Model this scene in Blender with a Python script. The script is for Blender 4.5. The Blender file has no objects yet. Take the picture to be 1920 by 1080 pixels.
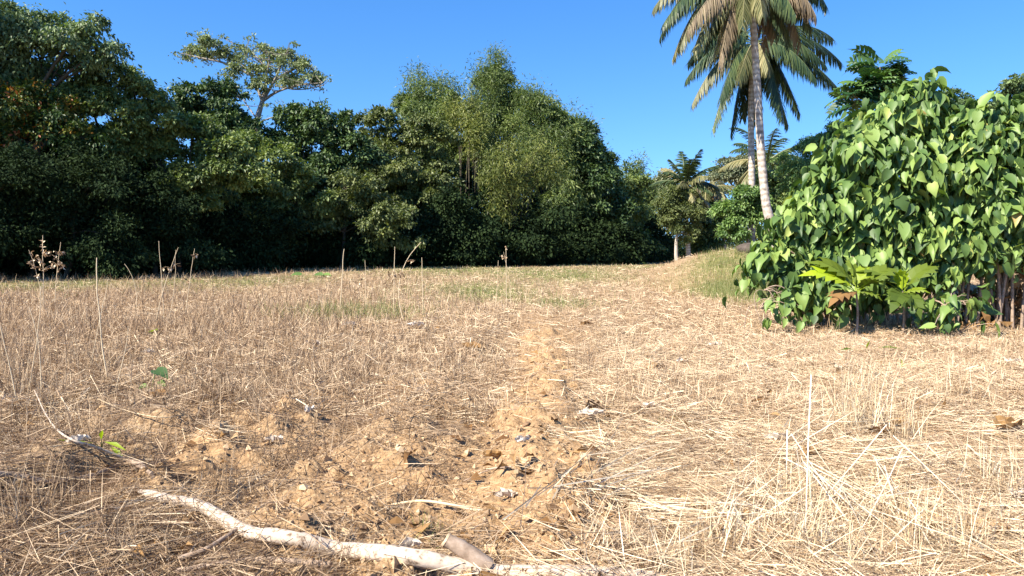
import bpy, math, random
import numpy as np
from math import radians as R, pi, sin, cos, atan2, sqrt
from mathutils import Vector

# ------------------------------------------------------------------ camera, sky, sun
scene = bpy.context.scene
col = scene.collection
F = 1423.0                       # focal length in photo pixels
EYE = 1.45
PITCH = math.atan(70 / F)        # horizon 70 px above the middle of the frame
cam_d = bpy.data.cameras.new('camera'); cam = bpy.data.objects.new('camera', cam_d); col.objects.link(cam)
cam_d.sensor_width = 36; cam_d.lens = 36 * F / 1920; cam_d.clip_start = 0.05; cam_d.clip_end = 6000
cam.location = (0, 0, EYE); cam.rotation_euler = (pi / 2 - PITCH, 0, 0)
scene.camera = cam
SUN_DIR = Vector((-0.785, -0.62, 0)).normalized()      # towards the sun, on the ground
SUN_EL = R(43)
w = bpy.data.worlds.new('World'); scene.world = w; w.use_nodes = True
nt = w.node_tree; bg = nt.nodes['Background']
sky = nt.nodes.new('ShaderNodeTexSky'); sky.sky_type = 'NISHITA'; sky.sun_disc = False
sky.sun_elevation = SUN_EL; sky.sun_rotation = atan2(SUN_DIR.x, SUN_DIR.y) % (2 * pi)
sky.air_density = 1.0; sky.dust_density = 0.0; sky.ozone_density = 3.0; sky.altitude = 0
hs = nt.nodes.new('ShaderNodeHueSaturation'); hs.inputs['Saturation'].default_value = 1.30; hs.inputs['Hue'].default_value = .506
tcw = nt.nodes.new('ShaderNodeTexCoord'); vad = nt.nodes.new('ShaderNodeVectorMath'); vad.operation = 'ADD'; vad.inputs[1].default_value = (0, 0, .12)
nt.links.new(tcw.outputs['Generated'], vad.inputs[0]); vno = nt.nodes.new('ShaderNodeVectorMath'); vno.operation = 'NORMALIZE'
nt.links.new(vad.outputs[0], vno.inputs[0]); nt.links.new(vno.outputs[0], sky.inputs['Vector'])   # very clear air: little whitening at the horizon
nt.links.new(sky.outputs[0], hs.inputs['Color']); nt.links.new(hs.outputs[0], bg.inputs[0]); bg.inputs[1].default_value = 0.105
sd = bpy.data.lights.new('sun', 'SUN'); sun = bpy.data.objects.new('sun', sd); col.objects.link(sun)
sd.energy = 5.0; sd.angle = R(0.5); sd.color = (1.0, 0.918, 0.785)
tosun = Vector((SUN_DIR.x * cos(SUN_EL), SUN_DIR.y * cos(SUN_EL), sin(SUN_EL)))
sun.rotation_euler = tosun.to_track_quat('Z', 'Y').to_euler()
scene.view_settings.view_transform = 'Standard'; scene.view_settings.look = 'None'
scene.view_settings.gamma = 1; scene.view_settings.exposure = 1.38
scene.render.engine = 'CYCLES'
scene.cycles.max_bounces = 6; scene.cycles.transparent_max_bounces = 4

rng = np.random.default_rng(7)

# ------------------------------------------------------------------ small tools
def P(px, py, Y):
    """world point seen at photo pixel (px,py) at distance Y in front of the camera"""
    x = (px - 960) / F; u = (540 - py) / F
    d = np.array([x, cos(PITCH) + u * sin(PITCH), -sin(PITCH) + u * cos(PITCH)])
    k = Y / d[1]
    return np.array([d[0] * k, Y, EYE + d[2] * k])

def _hash(ix, iy, seed):
    n = (ix.astype(np.int64) * 374761393 + iy.astype(np.int64) * 668265263 + seed * 1274126177) & 0xffffffff
    n = ((n ^ (n >> 13)) * 1274126177) & 0xffffffff
    n = n ^ (n >> 16)
    return (n & 0xffffff) / float(0xffffff)

def vnoise(x, y, seed=0):
    ix = np.floor(x); iy = np.floor(y); fx = x - ix; fy = y - iy
    fx = fx * fx * (3 - 2 * fx); fy = fy * fy * (3 - 2 * fy)
    a = _hash(ix, iy, seed); b = _hash(ix + 1, iy, seed); c = _hash(ix, iy + 1, seed); d = _hash(ix + 1, iy + 1, seed)
    return (a * (1 - fx) + b * fx) * (1 - fy) + (c * (1 - fx) + d * fx) * fy

def fbm(x, y, seed=0, o=4):
    s = 0; a = .5; t = 0
    for k in range(o):
        s = s + a * vnoise(x, y, seed + k * 17); t += a; a *= .5; x = x * 2.03 + 3.1; y = y * 2.03 + 7.7
    return s / t

def S(t):
    t = np.clip(t, 0, 1); return t * t * (3 - 2 * t)

def gauss(x, y, cx, cy, sx, sy):
    return np.exp(-((x - cx) / sx) ** 2 - ((y - cy) / sy) ** 2)

def soil_mask(x, y):
    """1 where bare crumbly soil shows, 0 where straw covers everything"""
    m = 1.5 * gauss(x, y, -0.62, 4.4, 0.75, 1.5) + 1.5 * gauss(x - 0.045 * y, y, 0.06, 8.0, 0.26 + .026 * y, 7.5) \
        + .6 * gauss(x, y, -0.9, 7.3, .9, .8) + .9 * gauss(x, y, -2.0, 5.9, .8, 1.1) + .8 * gauss(x, y, -2.1, 4.9, .5, .5) + .5 * gauss(x, y, -1.6, 4.0, .5, .5)
    return np.clip(m * (0.45 + 1.1 * fbm(x * 1.3, y * 1.3, 5, 3)), 0, 1)

def green_mask(x, y):
    m = (gauss(x, y, -18, 30, 4.5, 3.5) + .8 * gauss(x, y, -11, 33, 3, 5) + gauss(x, y, -1.5, 44, 5, 7) + .8 * gauss(x, y, -1.6, 28, 2.2, 4)
         + 1.2 * gauss(x, y, 1.3, 20.5, .8, 1.6) + .9 * gauss(x, y, -.8, 24, 1.2, 2.5) + .9 * gauss(x, y, 3, 38, 2.5, 7) + .7 * gauss(x, y, 9, 55, 6, 10)
         + .8 * gauss(x, y, -3.6, 17.5, 1.3, 1.2) + 1.3 * gauss(x, y, 7.1, 23.5, 1.2, 2.8) + 1.3 * gauss(x, y, 8.6, 28.5, 1.6, 3.5) + .8 * gauss(x, y, -8.5, 50, 6, 7))
    return np.clip(m * (0.3 + 1.5 * fbm(x * .9, y * .9, 31, 3) - .2), 0, 1)

CL = []   # explicit soil clods: x, y, radius, height
_r = np.random.default_rng(3)
for k in range(90):
    CL.append((_r.uniform(-3.4, 0.6), _r.uniform(3.2, 8.5), _r.uniform(.05, .16), _r.uniform(.03, .085)))
for k in range(60):
    CL.append((_r.uniform(-4.5, 4.5), _r.uniform(4, 11), _r.uniform(.06, .2), _r.uniform(.02, .05)))
for (px, py, r_, h_) in [(320, 812, .32, .17), (410, 772, .26, .14), (110, 885, .28, .15), (250, 852, .2, .09), (370, 840, .2, .10), (470, 800, .18, .08), (190, 800, .2, .09), (830, 770, .35, .10), (740, 815, .3, .08), (790, 740, .3, .07)]:
    y_ = EYE * F / (py - 470); CL.append(((px - 960) / F * y_, y_, r_, h_))

def hfun(x, y):
    x = np.asarray(x, float); y = np.asarray(y, float)
    m = 1.05 * S((x - 5.5 + .9 * (fbm(x * .4, y * .4, 91, 2) - .5)) / 4.2) * S((y - 19.0) / 10.0) * (1 - S((y - 36) / 9.0)) * (.8 + .5 * fbm(x * .7, y * .5, 93, 3))
    m = m + .25 * gauss(x, y, 8.3, 31, 2, 3)
    m = m + .28 * S((y - 18) / 30)
    z0 = .09 * (fbm(x * 1.1, y * .8, 95, 3) - .5) * (m > .3)
    m = m + z0
    far = 1 / (1 + (y / 25.0) ** 2)
    z = m + .16 * (fbm(x * .35, y * .22, 11, 3) - .5) * S(y / 30 + .3)
    z = z + .05 * gauss(x - .045 * y, y, .08, 8, .28, 8)                 # pale soil ridge running away from the camera
    z = z + .030 * np.sin((x - .03 * y) * 2 * pi / 1.15 + 1) * far
    z = z + .10 * (fbm(x * 1.6, y * 1.6, 21, 4) - .5) * far
    cl = fbm(x * 6, y * 6, 41, 3)
    z = z + .085 * np.clip(cl - .50, 0, 1) * 2.2 * far * (0.5 + soil_mask(x, y))
    z = z + .05 * np.abs(fbm(x * 9, y * 9, 44, 3) - .5) * (soil_mask(x, y) + .15) * far
    return z

def clods(x, y, z):
    for (cx, cy, r_, h_) in CL:
        d = np.sqrt(((x - cx) / 1.5) ** 2 + (y - cy) ** 2)
        m_ = d < r_ * 1.1
        if m_.any():
            z[m_] += h_ * (1 - S((d[m_] / r_ - .35) / .65))
    return z

def H(x, y):
    x = np.atleast_1d(np.asarray(x, float)); y = np.atleast_1d(np.asarray(y, float))
    return clods(x, y, hfun(x, y).copy())

def H1(x, y): return float(H([x], [y])[0])

def G(px, py, up=0.0):
    """point on the ground seen at photo pixel (px,py)"""
    lo, hi = 1.0, 120.0; Y = 1.0
    while Y < 120:
        p = P(px, py, Y)
        if p[2] < H1(p[0], p[1]): break
        Y *= 1.02
    p = P(px, py, Y); return np.array([p[0], p[1], H1(p[0], p[1]) + up])

class MB:
    def __init__(s): s.V = []; s.Fc = []; s.r = []; s.n = 0; s.sm = []; s.mi = []
    def add(s, V, Fa, r=0.5, smooth=False, mi=0):
        V = np.asarray(V, np.float32).reshape(-1, 3); Fa = np.asarray(Fa, np.int32)
        s.V.append(V); s.Fc.append(Fa + s.n); s.n += len(V)
        s.r.append(np.broadcast_to(np.asarray(r, np.float32), (len(Fa),)).copy())
        s.sm.append(np.full(len(Fa), smooth)); s.mi.append(np.full(len(Fa), mi, np.int32))
    def build(s, name, mats, parent=None):
        me = bpy.data.meshes.new(name); V = np.concatenate(s.V)
        me.vertices.add(len(V)); me.vertices.foreach_set('co', V.ravel())
        loops = np.concatenate([f.ravel() for f in s.Fc]).astype(np.int32)
        tot = np.concatenate([np.full(len(f), f.shape[1], np.int32) for f in s.Fc])
        st = np.concatenate([[0], np.cumsum(tot)[:-1]]).astype(np.int32)
        me.loops.add(len(loops)); me.loops.foreach_set('vertex_index', loops)
        me.polygons.add(len(tot)); me.polygons.foreach_set('loop_start', st)
        me.polygons.foreach_set('use_smooth', np.concatenate(s.sm)); me.polygons.foreach_set('material_index', np.concatenate(s.mi))
        me.update(calc_edges=True)
        a = me.attributes.new('rnd', 'FLOAT', 'FACE'); a.data.foreach_set('value', np.concatenate(s.r))
        for m in (mats if isinstance(mats, (list, tuple)) else [mats]): me.materials.append(m)
        o = bpy.data.objects.new(name, me); col.objects.link(o)
        if parent is not None: o.parent = parent
        return o

def tag(o, label=None, cat=None, group=None, kind=None):
    if label: o['label'] = label
    if cat: o['category'] = cat
    if group: o['group'] = group
    if kind: o['kind'] = kind
    return o

def thing(name, loc, label, cat, group=None):
    o = bpy.data.objects.new(name, None); col.objects.link(o); o.location = [float(v) for v in loc]
    o.empty_display_size = .2
    return tag(o, label, cat, group)

def norm(a): return a / (np.linalg.norm(a, axis=-1, keepdims=True) + 1e-9)

def frames(d, n):
    """d: direction of the template's x axis, n: approximate normal (z)"""
    d = norm(d); y = norm(np.cross(n, d)); z = np.cross(d, y)
    return np.stack([d, y, z], axis=1)      # rows: x,y,z axes

def scatter(mb, tv, tf, org, fr, sc, rnd, smooth=False, mi=0):
    tv = np.asarray(tv, float); tf = np.asarray(tf); n = len(org)
    sc = np.asarray(sc, float)
    if sc.ndim == 1: sc = np.repeat(sc[:, None], 3, 1)
    loc = tv[None] * sc[:, None, :]
    V = np.einsum('nki,nij->nkj', loc, fr) + np.asarray(org)[:, None, :]
    Fa = tf[None] + (np.arange(n) * len(tv))[:, None, None]
    mb.add(V.reshape(-1, 3), Fa.reshape(-1, tf.shape[1]), np.repeat(rnd, len(tf)), smooth, mi)

# templates, x along the leaf (0..1), y across, z normal
LEAF = ([(0, 0, 0), (.45, .27, .06), (.45, -.27, .06), (.5, 0, -.02), (1, 0, -.12)], [(0, 3, 1), (3, 4, 1), (0, 2, 3), (3, 2, 4)])
RHOMB = ([(0, 0, 0), (.45, .26, .05), (1, 0, -.08), (.45, -.26, .05)], [(0, 2, 1), (0, 3, 2)])
SLIM = ([(0, 0, 0), (.35, .07, .02), (1, 0, -.10), (.35, -.07, .02)], [(0, 2, 1), (0, 3, 2)])
_hv = [(0, 0, 0), (.33, 0, -.02), (.68, 0, -.05), (1, 0, -.17)]
_hs = [(-.10, .20, .05), (.10, .39, .10), (.38, .40, .10), (.66, .24, .05)]
HEART = (_hv + _hs + [(a, -b, c) for a, b, c in _hs],
         [(0, 5, 4), (0, 1, 5), (1, 6, 5), (1, 2, 6), (2, 7, 6), (2, 3, 7), (0, 8, 9), (0, 9, 1), (1, 9, 10), (1, 10, 2), (2, 10, 11), (2, 11, 3)])
_bv = []; _bf = []                       # deeply lobed breadfruit leaf
for k in range(6):
    t = .14 + k * .14; ln = [.26, .36, .40, .36, .28, .18][k]
    for s_ in (-1, 1):
        i = len(_bv)
        _bv += [(t - .055, 0, 0), (t + .055, 0, 0), (t + ln * .55 + .05, s_ * ln * .75, .05), (t + ln * .62 + .02, s_ * ln, -.02), (t + ln * .35 - .03, s_ * ln * .75, .05)]
        q = [(i, i + 1, i + 2), (i, i + 2, i + 4), (i + 4, i + 2, i + 3)]
        _bf += q if s_ < 0 else [tuple(reversed(f)) for f in q]
i = len(_bv); _bv += [(0, -.012, 0), (0, .012, 0), (.9, .05, -.03), (.9, -.05, -.03), (1.12, 0, -.10)]
_bf += [(i, i + 1, i + 2), (i, i + 2, i + 3), (i + 3, i + 2, i + 4)]
LOBED = ([(a / 1.12, b, c + .30 * a - .42 * a * a) for a, b, c in _bv], _bf)

_bv = []; _bf = []                       # broad lobed leaf of the saplings
for k in range(4):
    t = .20 + k * .19; ln = [.24, .36, .36, .26][k]
    for s_ in (-1, 1):
        i = len(_bv)
        _bv += [(t - .10, 0, .0), (t + .10, 0, .0), (t + ln * .45 + .10, s_ * ln * .6, .05), (t + ln * .60 + .03, s_ * ln, -.03), (t + ln * .15 - .04, s_ * ln * .7, .04)]
        q = [(i, i + 1, i + 2), (i, i + 2, i + 4), (i + 4, i + 2, i + 3)]; _bf += q if s_ < 0 else [tuple(reversed(f)) for f in q]
i = len(_bv); _bv += [(0, -.012, 0), (0, .012, 0), (.78, .10, -.0), (.78, -.10, -.0), (.95, .12, -.03), (.95, -.12, -.03), (1.15, 0, -.10)]
_bf += [(i, i + 1, i + 2), (i, i + 2, i + 3), (i + 3, i + 2, i + 4), (i + 3, i + 4, i + 5), (i + 5, i + 4, i + 6)]
BROAD = ([(a / 1.15, b, c + .34 * a - .44 * a * a) for a, b, c in _bv], _bf)

def tube(mb, pts, rad, sides=8, r=0.5, jit=0.0, seed=0, cap=True, mi=0, smooth=True):
    pts = np.asarray(pts, float); n = len(pts); rad = np.broadcast_to(np.asarray(rad, float), (n,))
    t = np.gradient(pts, axis=0); t = norm(t)
    up = np.array([0, 0, 1.]) if abs(t[0][2]) < .9 else np.array([1., 0, 0])
    x = norm(np.cross(up, t[0])); rr = np.random.default_rng(seed)
    V = []
    for k in range(n):
        x = norm(x - t[k] * np.dot(x, t[k])); y = np.cross(t[k], x)
        a = np.arange(sides) * 2 * pi / sides
        q = rad[k] * (1 + jit * (rr.random(sides) - .5))
        V.append(pts[k] + (np.cos(a) * q)[:, None] * x + (np.sin(a) * q)[:, None] * y)
    V = np.concatenate(V); Fq = []
    for k in range(n - 1):
        for j in range(sides):
            a = k * sides + j; b = k * sides + (j + 1) % sides
            Fq.append((a, b, b + sides, a + sides))
    mb.add(V, Fq, r, smooth, mi)
    if cap:
        for k, rev in ((0, True), (n - 1, False)):
            c = pts[k]; ring = V[k * sides:(k + 1) * sides]
            VV = np.vstack([ring, c]); fs = [(j, (j + 1) % sides, sides) for j in range(sides)]
            if rev: fs = [f[::-1] for f in fs]
            mb.add(VV, fs, r, False, mi)

def curve(p0, p1, bend, n=7):
    """points from p0 to p1 through a bent middle"""
    p0 = np.asarray(p0, float); p1 = np.asarray(p1, float); b = np.asarray(bend, float)
    t = np.linspace(0, 1, n)[:, None]; return p0 * (1 - t) + p1 * t + b * 4 * t * (1 - t)

def smooth_path(pts, n=24):
    pts = np.asarray(pts, float); m = len(pts); out = []
    P_ = np.vstack([2 * pts[0] - pts[1], pts, 2 * pts[-1] - pts[-2]])
    for u in np.linspace(0, m - 1 - 1e-6, n):
        k = int(u); f = u - k; a, b, c, d = P_[k:k + 4]
        out.append(.5 * ((2 * b) + (-a + c) * f + (2 * a - 5 * b + 4 * c - d) * f * f + (-a + 3 * b - 3 * c + d) * f ** 3))
    return np.array(out)

# ------------------------------------------------------------------ materials
def ramp(ntree, stops, fac):
    r = ntree.nodes.new('ShaderNodeValToRGB'); e = r.color_ramp.elements
    while len(e) < len(stops): e.new(.5)
    for k, (p, c) in enumerate(stops): e[k].position = p; e[k].color = (*c, 1)
    ntree.links.new(fac, r.inputs[0]); return r

def leaf_mat(name, stops, rough=.5, trans=.25, noise=0.35, nscale=.6, spec=.4, tcol=(1.25, 1.35, .5)):
    m = bpy.data.materials.new(name); m.use_nodes = True; t = m.node_tree; L = t.links.new
    pb = t.nodes['Principled BSDF']; out = t.nodes['Material Output']
    at = t.nodes.new('ShaderNodeAttribute'); at.attribute_name = 'rnd'
    tc = t.nodes.new('ShaderNodeTexCoord'); nz = t.nodes.new('ShaderNodeTexNoise'); nz.inputs['Scale'].default_value = nscale
    nz.inputs['Detail'].default_value = 3
    L(tc.outputs['Object'], nz.inputs['Vector'])
    mx = t.nodes.new('ShaderNodeMath'); mx.operation = 'MULTIPLY_ADD'; mx.inputs[1].default_value = noise * 2; 
    sub = t.nodes.new('ShaderNodeMath'); sub.operation = 'SUBTRACT'; sub.inputs[1].default_value = .5
    L(nz.outputs[0], sub.inputs[0]); L(sub.outputs[0], mx.inputs[0]); L(at.outputs['Fac'], mx.inputs[2])
    rp = ramp(t, stops, mx.outputs[0])
    L(rp.outputs[0], pb.inputs['Base Color']); pb.inputs['Roughness'].default_value = rough
    pb.inputs['Specular IOR Level'].default_value = spec
    if trans > 0:
        tr = t.nodes.new('ShaderNodeBsdfTranslucent'); mc = t.nodes.new('ShaderNodeMixRGB'); mc.blend_type = 'MULTIPLY'
        mc.inputs[0].default_value = 1; mc.inputs[2].default_value = (*tcol, 1); mc.use_clamp = False
        L(rp.outputs[0], mc.inputs[1]); L(mc.outputs[0], tr.inputs[0])
        mi = t.nodes.new('ShaderNodeMixShader'); mi.inputs[0].default_value = trans
        L(pb.outputs[0], mi.inputs[1]); L(tr.outputs[0], mi.inputs[2]); L(mi.outputs[0], out.inputs[0])
    return m

def wood_mat(name, stops, scale=8, stretch=(1, 1, 1), rough=.85, bump=.5, bdist=.01, rings=0):
    m = bpy.data.materials.new(name); m.use_nodes = True; t = m.node_tree; L = t.links.new
    pb = t.nodes['Principled BSDF']; pb.inputs['Roughness'].default_value = rough; pb.inputs['Specular IOR Level'].default_value = .15
    tc = t.nodes.new('ShaderNodeTexCoord'); mp = t.nodes.new('ShaderNodeMapping'); mp.inputs['Scale'].default_value = stretch
    nz = t.nodes.new('ShaderNodeTexNoise'); nz.inputs['Scale'].default_value = scale; nz.inputs['Detail'].default_value = 6; nz.inputs['Roughness'].default_value = .65
    L(tc.outputs['Object'], mp.inputs[0]); L(mp.outputs[0], nz.inputs['Vector'])
    fac = nz.outputs[0]
    if rings:
        wv = t.nodes.new('ShaderNodeTexWave'); wv.bands_direction = 'Z'; wv.inputs['Scale'].default_value = rings
        wv.inputs['Distortion'].default_value = 3.5; wv.inputs['Detail'].default_value = 3; wv.inputs['Detail Scale'].default_value = 3
        L(tc.outputs['Object'], wv.inputs['Vector'])
        ad = t.nodes.new('ShaderNodeMath'); ad.operation = 'MULTIPLY_ADD'; ad.inputs[1].default_value = .18
        L(wv.outputs['Fac'], ad.inputs[0])
        m2 = t.nodes.new('ShaderNodeMath'); m2.operation = 'MULTIPLY'; m2.inputs[1].default_value = .75; L(nz.outputs[0], m2.inputs[0])
        L(m2.outputs[0], ad.inputs[2]); fac = ad.outputs[0]
    rp = ramp(t, stops, fac); L(rp.outputs[0], pb.inputs['Base Color'])
    bp = t.nodes.new('ShaderNodeBump'); bp.inputs['Strength'].default_value = bump; bp.inputs['Distance'].default_value = bdist
    L(fac, bp.inputs['Height']); L(bp.outputs[0], pb.inputs['Normal'])
    return m

M = {}
M['left_big'] = leaf_mat('blue_green_leaves', [(.1, (.045, .078, .036)), (.5, (.110, .160, .064)), (.9, (.21, .28, .11))])
M['mid'] = leaf_mat('green_leaves', [(.1, (.045, .072, .022)), (.5, (.120, .170, .048)), (.9, (.25, .30, .085))])
M['dark'] = leaf_mat('dark_green_leaves', [(.1, (.020, .044, .015)), (.5, (.052, .094, .029)), (.9, (.11, .165, .048))], trans=.18)
M['deep'] = leaf_mat('shade_darkened_leaves', [(.1, (.009, .018, .007)), (.5, (.018, .034, .012)), (.9, (.038, .060, .020))], trans=.10, rough=.8, spec=.1)  # understorey greens darkened: the shade at the wood's foot is in the colour
M['olive'] = leaf_mat('olive_leaves', [(.1, (.045, .062, .018)), (.5, (.105, .135, .042)), (.9, (.20, .225, .075))])
M['autumn'] = leaf_mat('turning_leaves', [(.05, (.02, .05, .012)), (.5, (.05, .09, .018)), (.72, (.16, .17, .02)), (.86, (.32, .13, .02)), (.95, (.30, .07, .02))], noise=.25)
M['pale'] = leaf_mat('pale_sparse_leaves', [(.1, (.08, .11, .05)), (.5, (.17, .21, .09)), (.9, (.30, .34, .17))])
M['bamboo'] = leaf_mat('bamboo_leaves', [(.1, (.040, .068, .020)), (.5, (.108, .155, .042)), (.9, (.22, .27, .075))], trans=.3)
M['bamboo_y'] = leaf_mat('yellowing_bamboo_leaves', [(.1, (.055, .080, .018)), (.5, (.145, .175, .040)), (.9, (.29, .30, .08))], trans=.3)
M['feather'] = leaf_mat('feathery_leaves', [(.1, (.05, .10, .03)), (.5, (.13, .22, .06)), (.9, (.24, .34, .10))], trans=.3)
M['haze_grey'] = leaf_mat('haze_greyed_leaves', [(.1, (.08, .105, .06)), (.5, (.15, .17, .09)), (.9, (.23, .24, .13))])  # far crowns paled and greyed, distance haze put into the leaf colour
M['big'] = leaf_mat('heart_leaves', [(.05, (.045, .090, .027)), (.30, (.098, .170, .042)), (.62, (.175, .262, .064)), (.85, (.24, .325, .08)), (.96, (.40, .43, .12)), (1.0, (.42, .30, .12))], rough=.5, trans=.24, noise=.22, nscale=1.6, spec=.4)
M['bread'] = leaf_mat('breadfruit_leaves', [(.1, (.02, .06, .02)), (.6, (.05, .11, .03)), (.95, (.10, .18, .04))], rough=.4, trans=.2)
M['young'] = leaf_mat('young_yellow_green_leaves', [(.05, (.06, .10, .015)), (.5, (.14, .19, .02)), (.9, (.32, .42, .02))], trans=.35, noise=.05)
M['brownleaf'] = leaf_mat('withered_leaf', [(.1, (.12, .06, .025)), (.5, (.26, .15, .06)), (.9, (.45, .30, .16))], trans=.1, rough=.8, spec=.1, tcol=(1, .8, .6))
M['paleleaf'] = leaf_mat('bleached_leaf', [(.1, (.36, .29, .21)), (.5, (.54, .46, .37)), (.9, (.70, .63, .54))], trans=.1, rough=.9, spec=.1, noise=.3, nscale=20, tcol=(1, 1, 1))
M['palm_g'] = leaf_mat('palm_fronds_green', [(.1, (.018, .038, .018)), (.5, (.042, .070, .028)), (.9, (.11, .14, .045))], trans=.22, rough=.4)
M['palm_y'] = leaf_mat('palm_fronds_yellowing', [(.1, (.06, .075, .028)), (.5, (.15, .15, .06)), (.9, (.33, .29, .14))], trans=.28, rough=.5)
M['palm_d'] = leaf_mat('palm_fronds_dry', [(.1, (.10, .075, .045)), (.5, (.20, .15, .09)), (.9, (.36, .28, .17))], trans=.15, rough=.7, tcol=(1, .8, .6))
M['straw'] = leaf_mat('dry_straw', [(.02, (.105, .063, .037)), (.3, (.28, .185, .108)), (.6, (.48, .35, .218)), (.9, (.78, .64, .435))], rough=.6, trans=.12, noise=.25, nscale=1.5, spec=.3, tcol=(1, .85, .6))
M['straw_y'] = leaf_mat('yellow_straw', [(.05, (.31, .205, .11)), (.5, (.57, .44, .27)), (.95, (.82, .73, .55))], rough=.5, trans=.12, noise=.2, nscale=3, spec=.35, tcol=(1, .85, .6))
M['twig'] = leaf_mat('grey_brown_twigs', [(.05, (.105, .066, .038)), (.5, (.29, .198, .118)), (.95, (.56, .43, .28))], rough=.7, trans=.05, noise=.2, nscale=2, spec=.2, tcol=(1, .85, .7))
M['grass'] = leaf_mat('green_grass', [(.05, (.09, .11, .03)), (.5, (.18, .21, .065)), (.75, (.30, .29, .12)), (.95, (.50, .43, .24))], rough=.6, trans=.3, noise=.3, nscale=2)
M['bark'] = wood_mat('grey_bark', [(.25, (.10, .075, .055)), (.55, (.22, .18, .14)), (.8, (.36, .31, .26))], 9, (1, 1, .25))
M['bark_dark'] = wood_mat('dark_brown_bark', [(.25, (.03, .026, .018)), (.55, (.065, .055, .04)), (.8, (.12, .10, .075))], 9, (1, 1, .25))  # plain darker brown bark for the wood's trunks and bamboo culms
M['bark_pale'] = wood_mat('pale_bark', [(.25, (.22, .18, .14)), (.55, (.42, .37, .31)), (.8, (.60, .55, .48))], 9, (1, 1, .3))
M['bark_umb'] = wood_mat('umbrella_bark', [(.25, (.14, .12, .10)), (.55, (.27, .24, .20)), (.8, (.40, .36, .31))], 9, (1, 1, .3))
M['palm_bark'] = wood_mat('palm_bark', [(.25, (.16, .125, .10)), (.42, (.36, .305, .25)), (.6, (.54, .48, .41)), (.85, (.66, .60, .53))], 7, (1, 1, .7), rings=1.7, bump=.8, bdist=.03)
M['log'] = wood_mat('bleached_wood', [(.32, (.12, .08, .055)), (.40, (.28, .21, .15)), (.47, (.44, .355, .275)), (.75, (.58, .49, .40))], 30, (1, 1.4, 1), bump=.5, bdist=.006)
M['stick'] = wood_mat('brown_stick', [(.25, (.13, .09, .06)), (.5, (.30, .22, .16)), (.8, (.48, .38, .30))], 18, (1, 1, 1), bump=.5, bdist=.004)
M['cutwood'] = wood_mat('cut_wood_face', [(.3, (.40, .27, .15)), (.6, (.66, .50, .33)), (.8, (.75, .62, .45))], 30)
M['hole_shade'] = wood_mat('hollow_shade', [(.3, (.02, .013, .01)), (.8, (.05, .03, .02))], 30)  # near-black colour painted in for the shade inside the stub's end
M['stone'] = wood_mat('dark_stone', [(.3, (.04, .032, .026)), (.6, (.10, .08, .065)), (.8, (.17, .14, .12))], 6, bump=.8, bdist=.03)
M['nut'] = wood_mat('coconut_husk', [(.3, (.10, .07, .02)), (.6, (.20, .14, .04)), (.8, (.30, .22, .08))], 10)

def ground_mat():
    m = bpy.data.materials.new('field_soil'); m.use_nodes = True; t = m.node_tree; L = t.links.new
    pb = t.nodes['Principled BSDF']; pb.inputs['Roughness'].default_value = .95; pb.inputs['Specular IOR Level'].default_value = .08
    tc = t.nodes.new('ShaderNodeTexCoord')
    def nz(s, d=6, r=.6):
        n = t.nodes.new('ShaderNodeTexNoise'); n.inputs['Scale'].default_value = s; n.inputs['Detail'].default_value = d; n.inputs['Roughness'].default_value = r
        L(tc.outputs['Object'], n.inputs['Vector']); return n
    a = nz(1.3, 5); b = nz(28, 8, .7)
    soil = ramp(t, [(.3, (.17, .098, .048)), (.5, (.35, .222, .115)), (.7, (.49, .34, .19))], b.outputs[0])
    straw = ramp(t, [(.3, (.12, .075, .043)), (.5, (.29, .20, .118)), (.7, (.52, .39, .245))], b.outputs[0])
    at = t.nodes.new('ShaderNodeAttribute'); at.attribute_name = 'cover'
    sp = t.nodes.new('ShaderNodeSeparateColor'); L(at.outputs['Color'], sp.inputs[0])
    mx = t.nodes.new('ShaderNodeMixRGB'); L(sp.outputs[0], mx.inputs[0]); L(straw.outputs[0], mx.inputs[1]); L(soil.outputs[0], mx.inputs[2])
    gr = ramp(t, [(.3, (.07, .09, .025)), (.55, (.16, .18, .05)), (.8, (.26, .26, .10))], a.outputs[0])
    m2 = t.nodes.new('ShaderNodeMixRGB'); L(sp.outputs[1], m2.inputs[0]); L(mx.outputs[0], m2.inputs[1]); L(gr.outputs[0], m2.inputs[2])
    L(m2.outputs[0], pb.inputs['Base Color'])
    bp = t.nodes.new('ShaderNodeBump'); bp.inputs['Strength'].default_value = .9; bp.inputs['Distance'].default_value = .025
    vo = t.nodes.new('ShaderNodeTexVoronoi'); vo.inputs['Scale'].default_value = 34; L(tc.outputs['Object'], vo.inputs['Vector'])
    ad = t.nodes.new('ShaderNodeMath'); ad.operation = 'MULTIPLY_ADD'; ad.inputs[1].default_value = -.45
    L(vo.outputs['Distance'], ad.inputs[0]); L(b.outputs[0], ad.inputs[2])
    L(ad.outputs[0], bp.inputs['Height']); L(bp.outputs[0], pb.inputs['Normal'])
    return m

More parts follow.
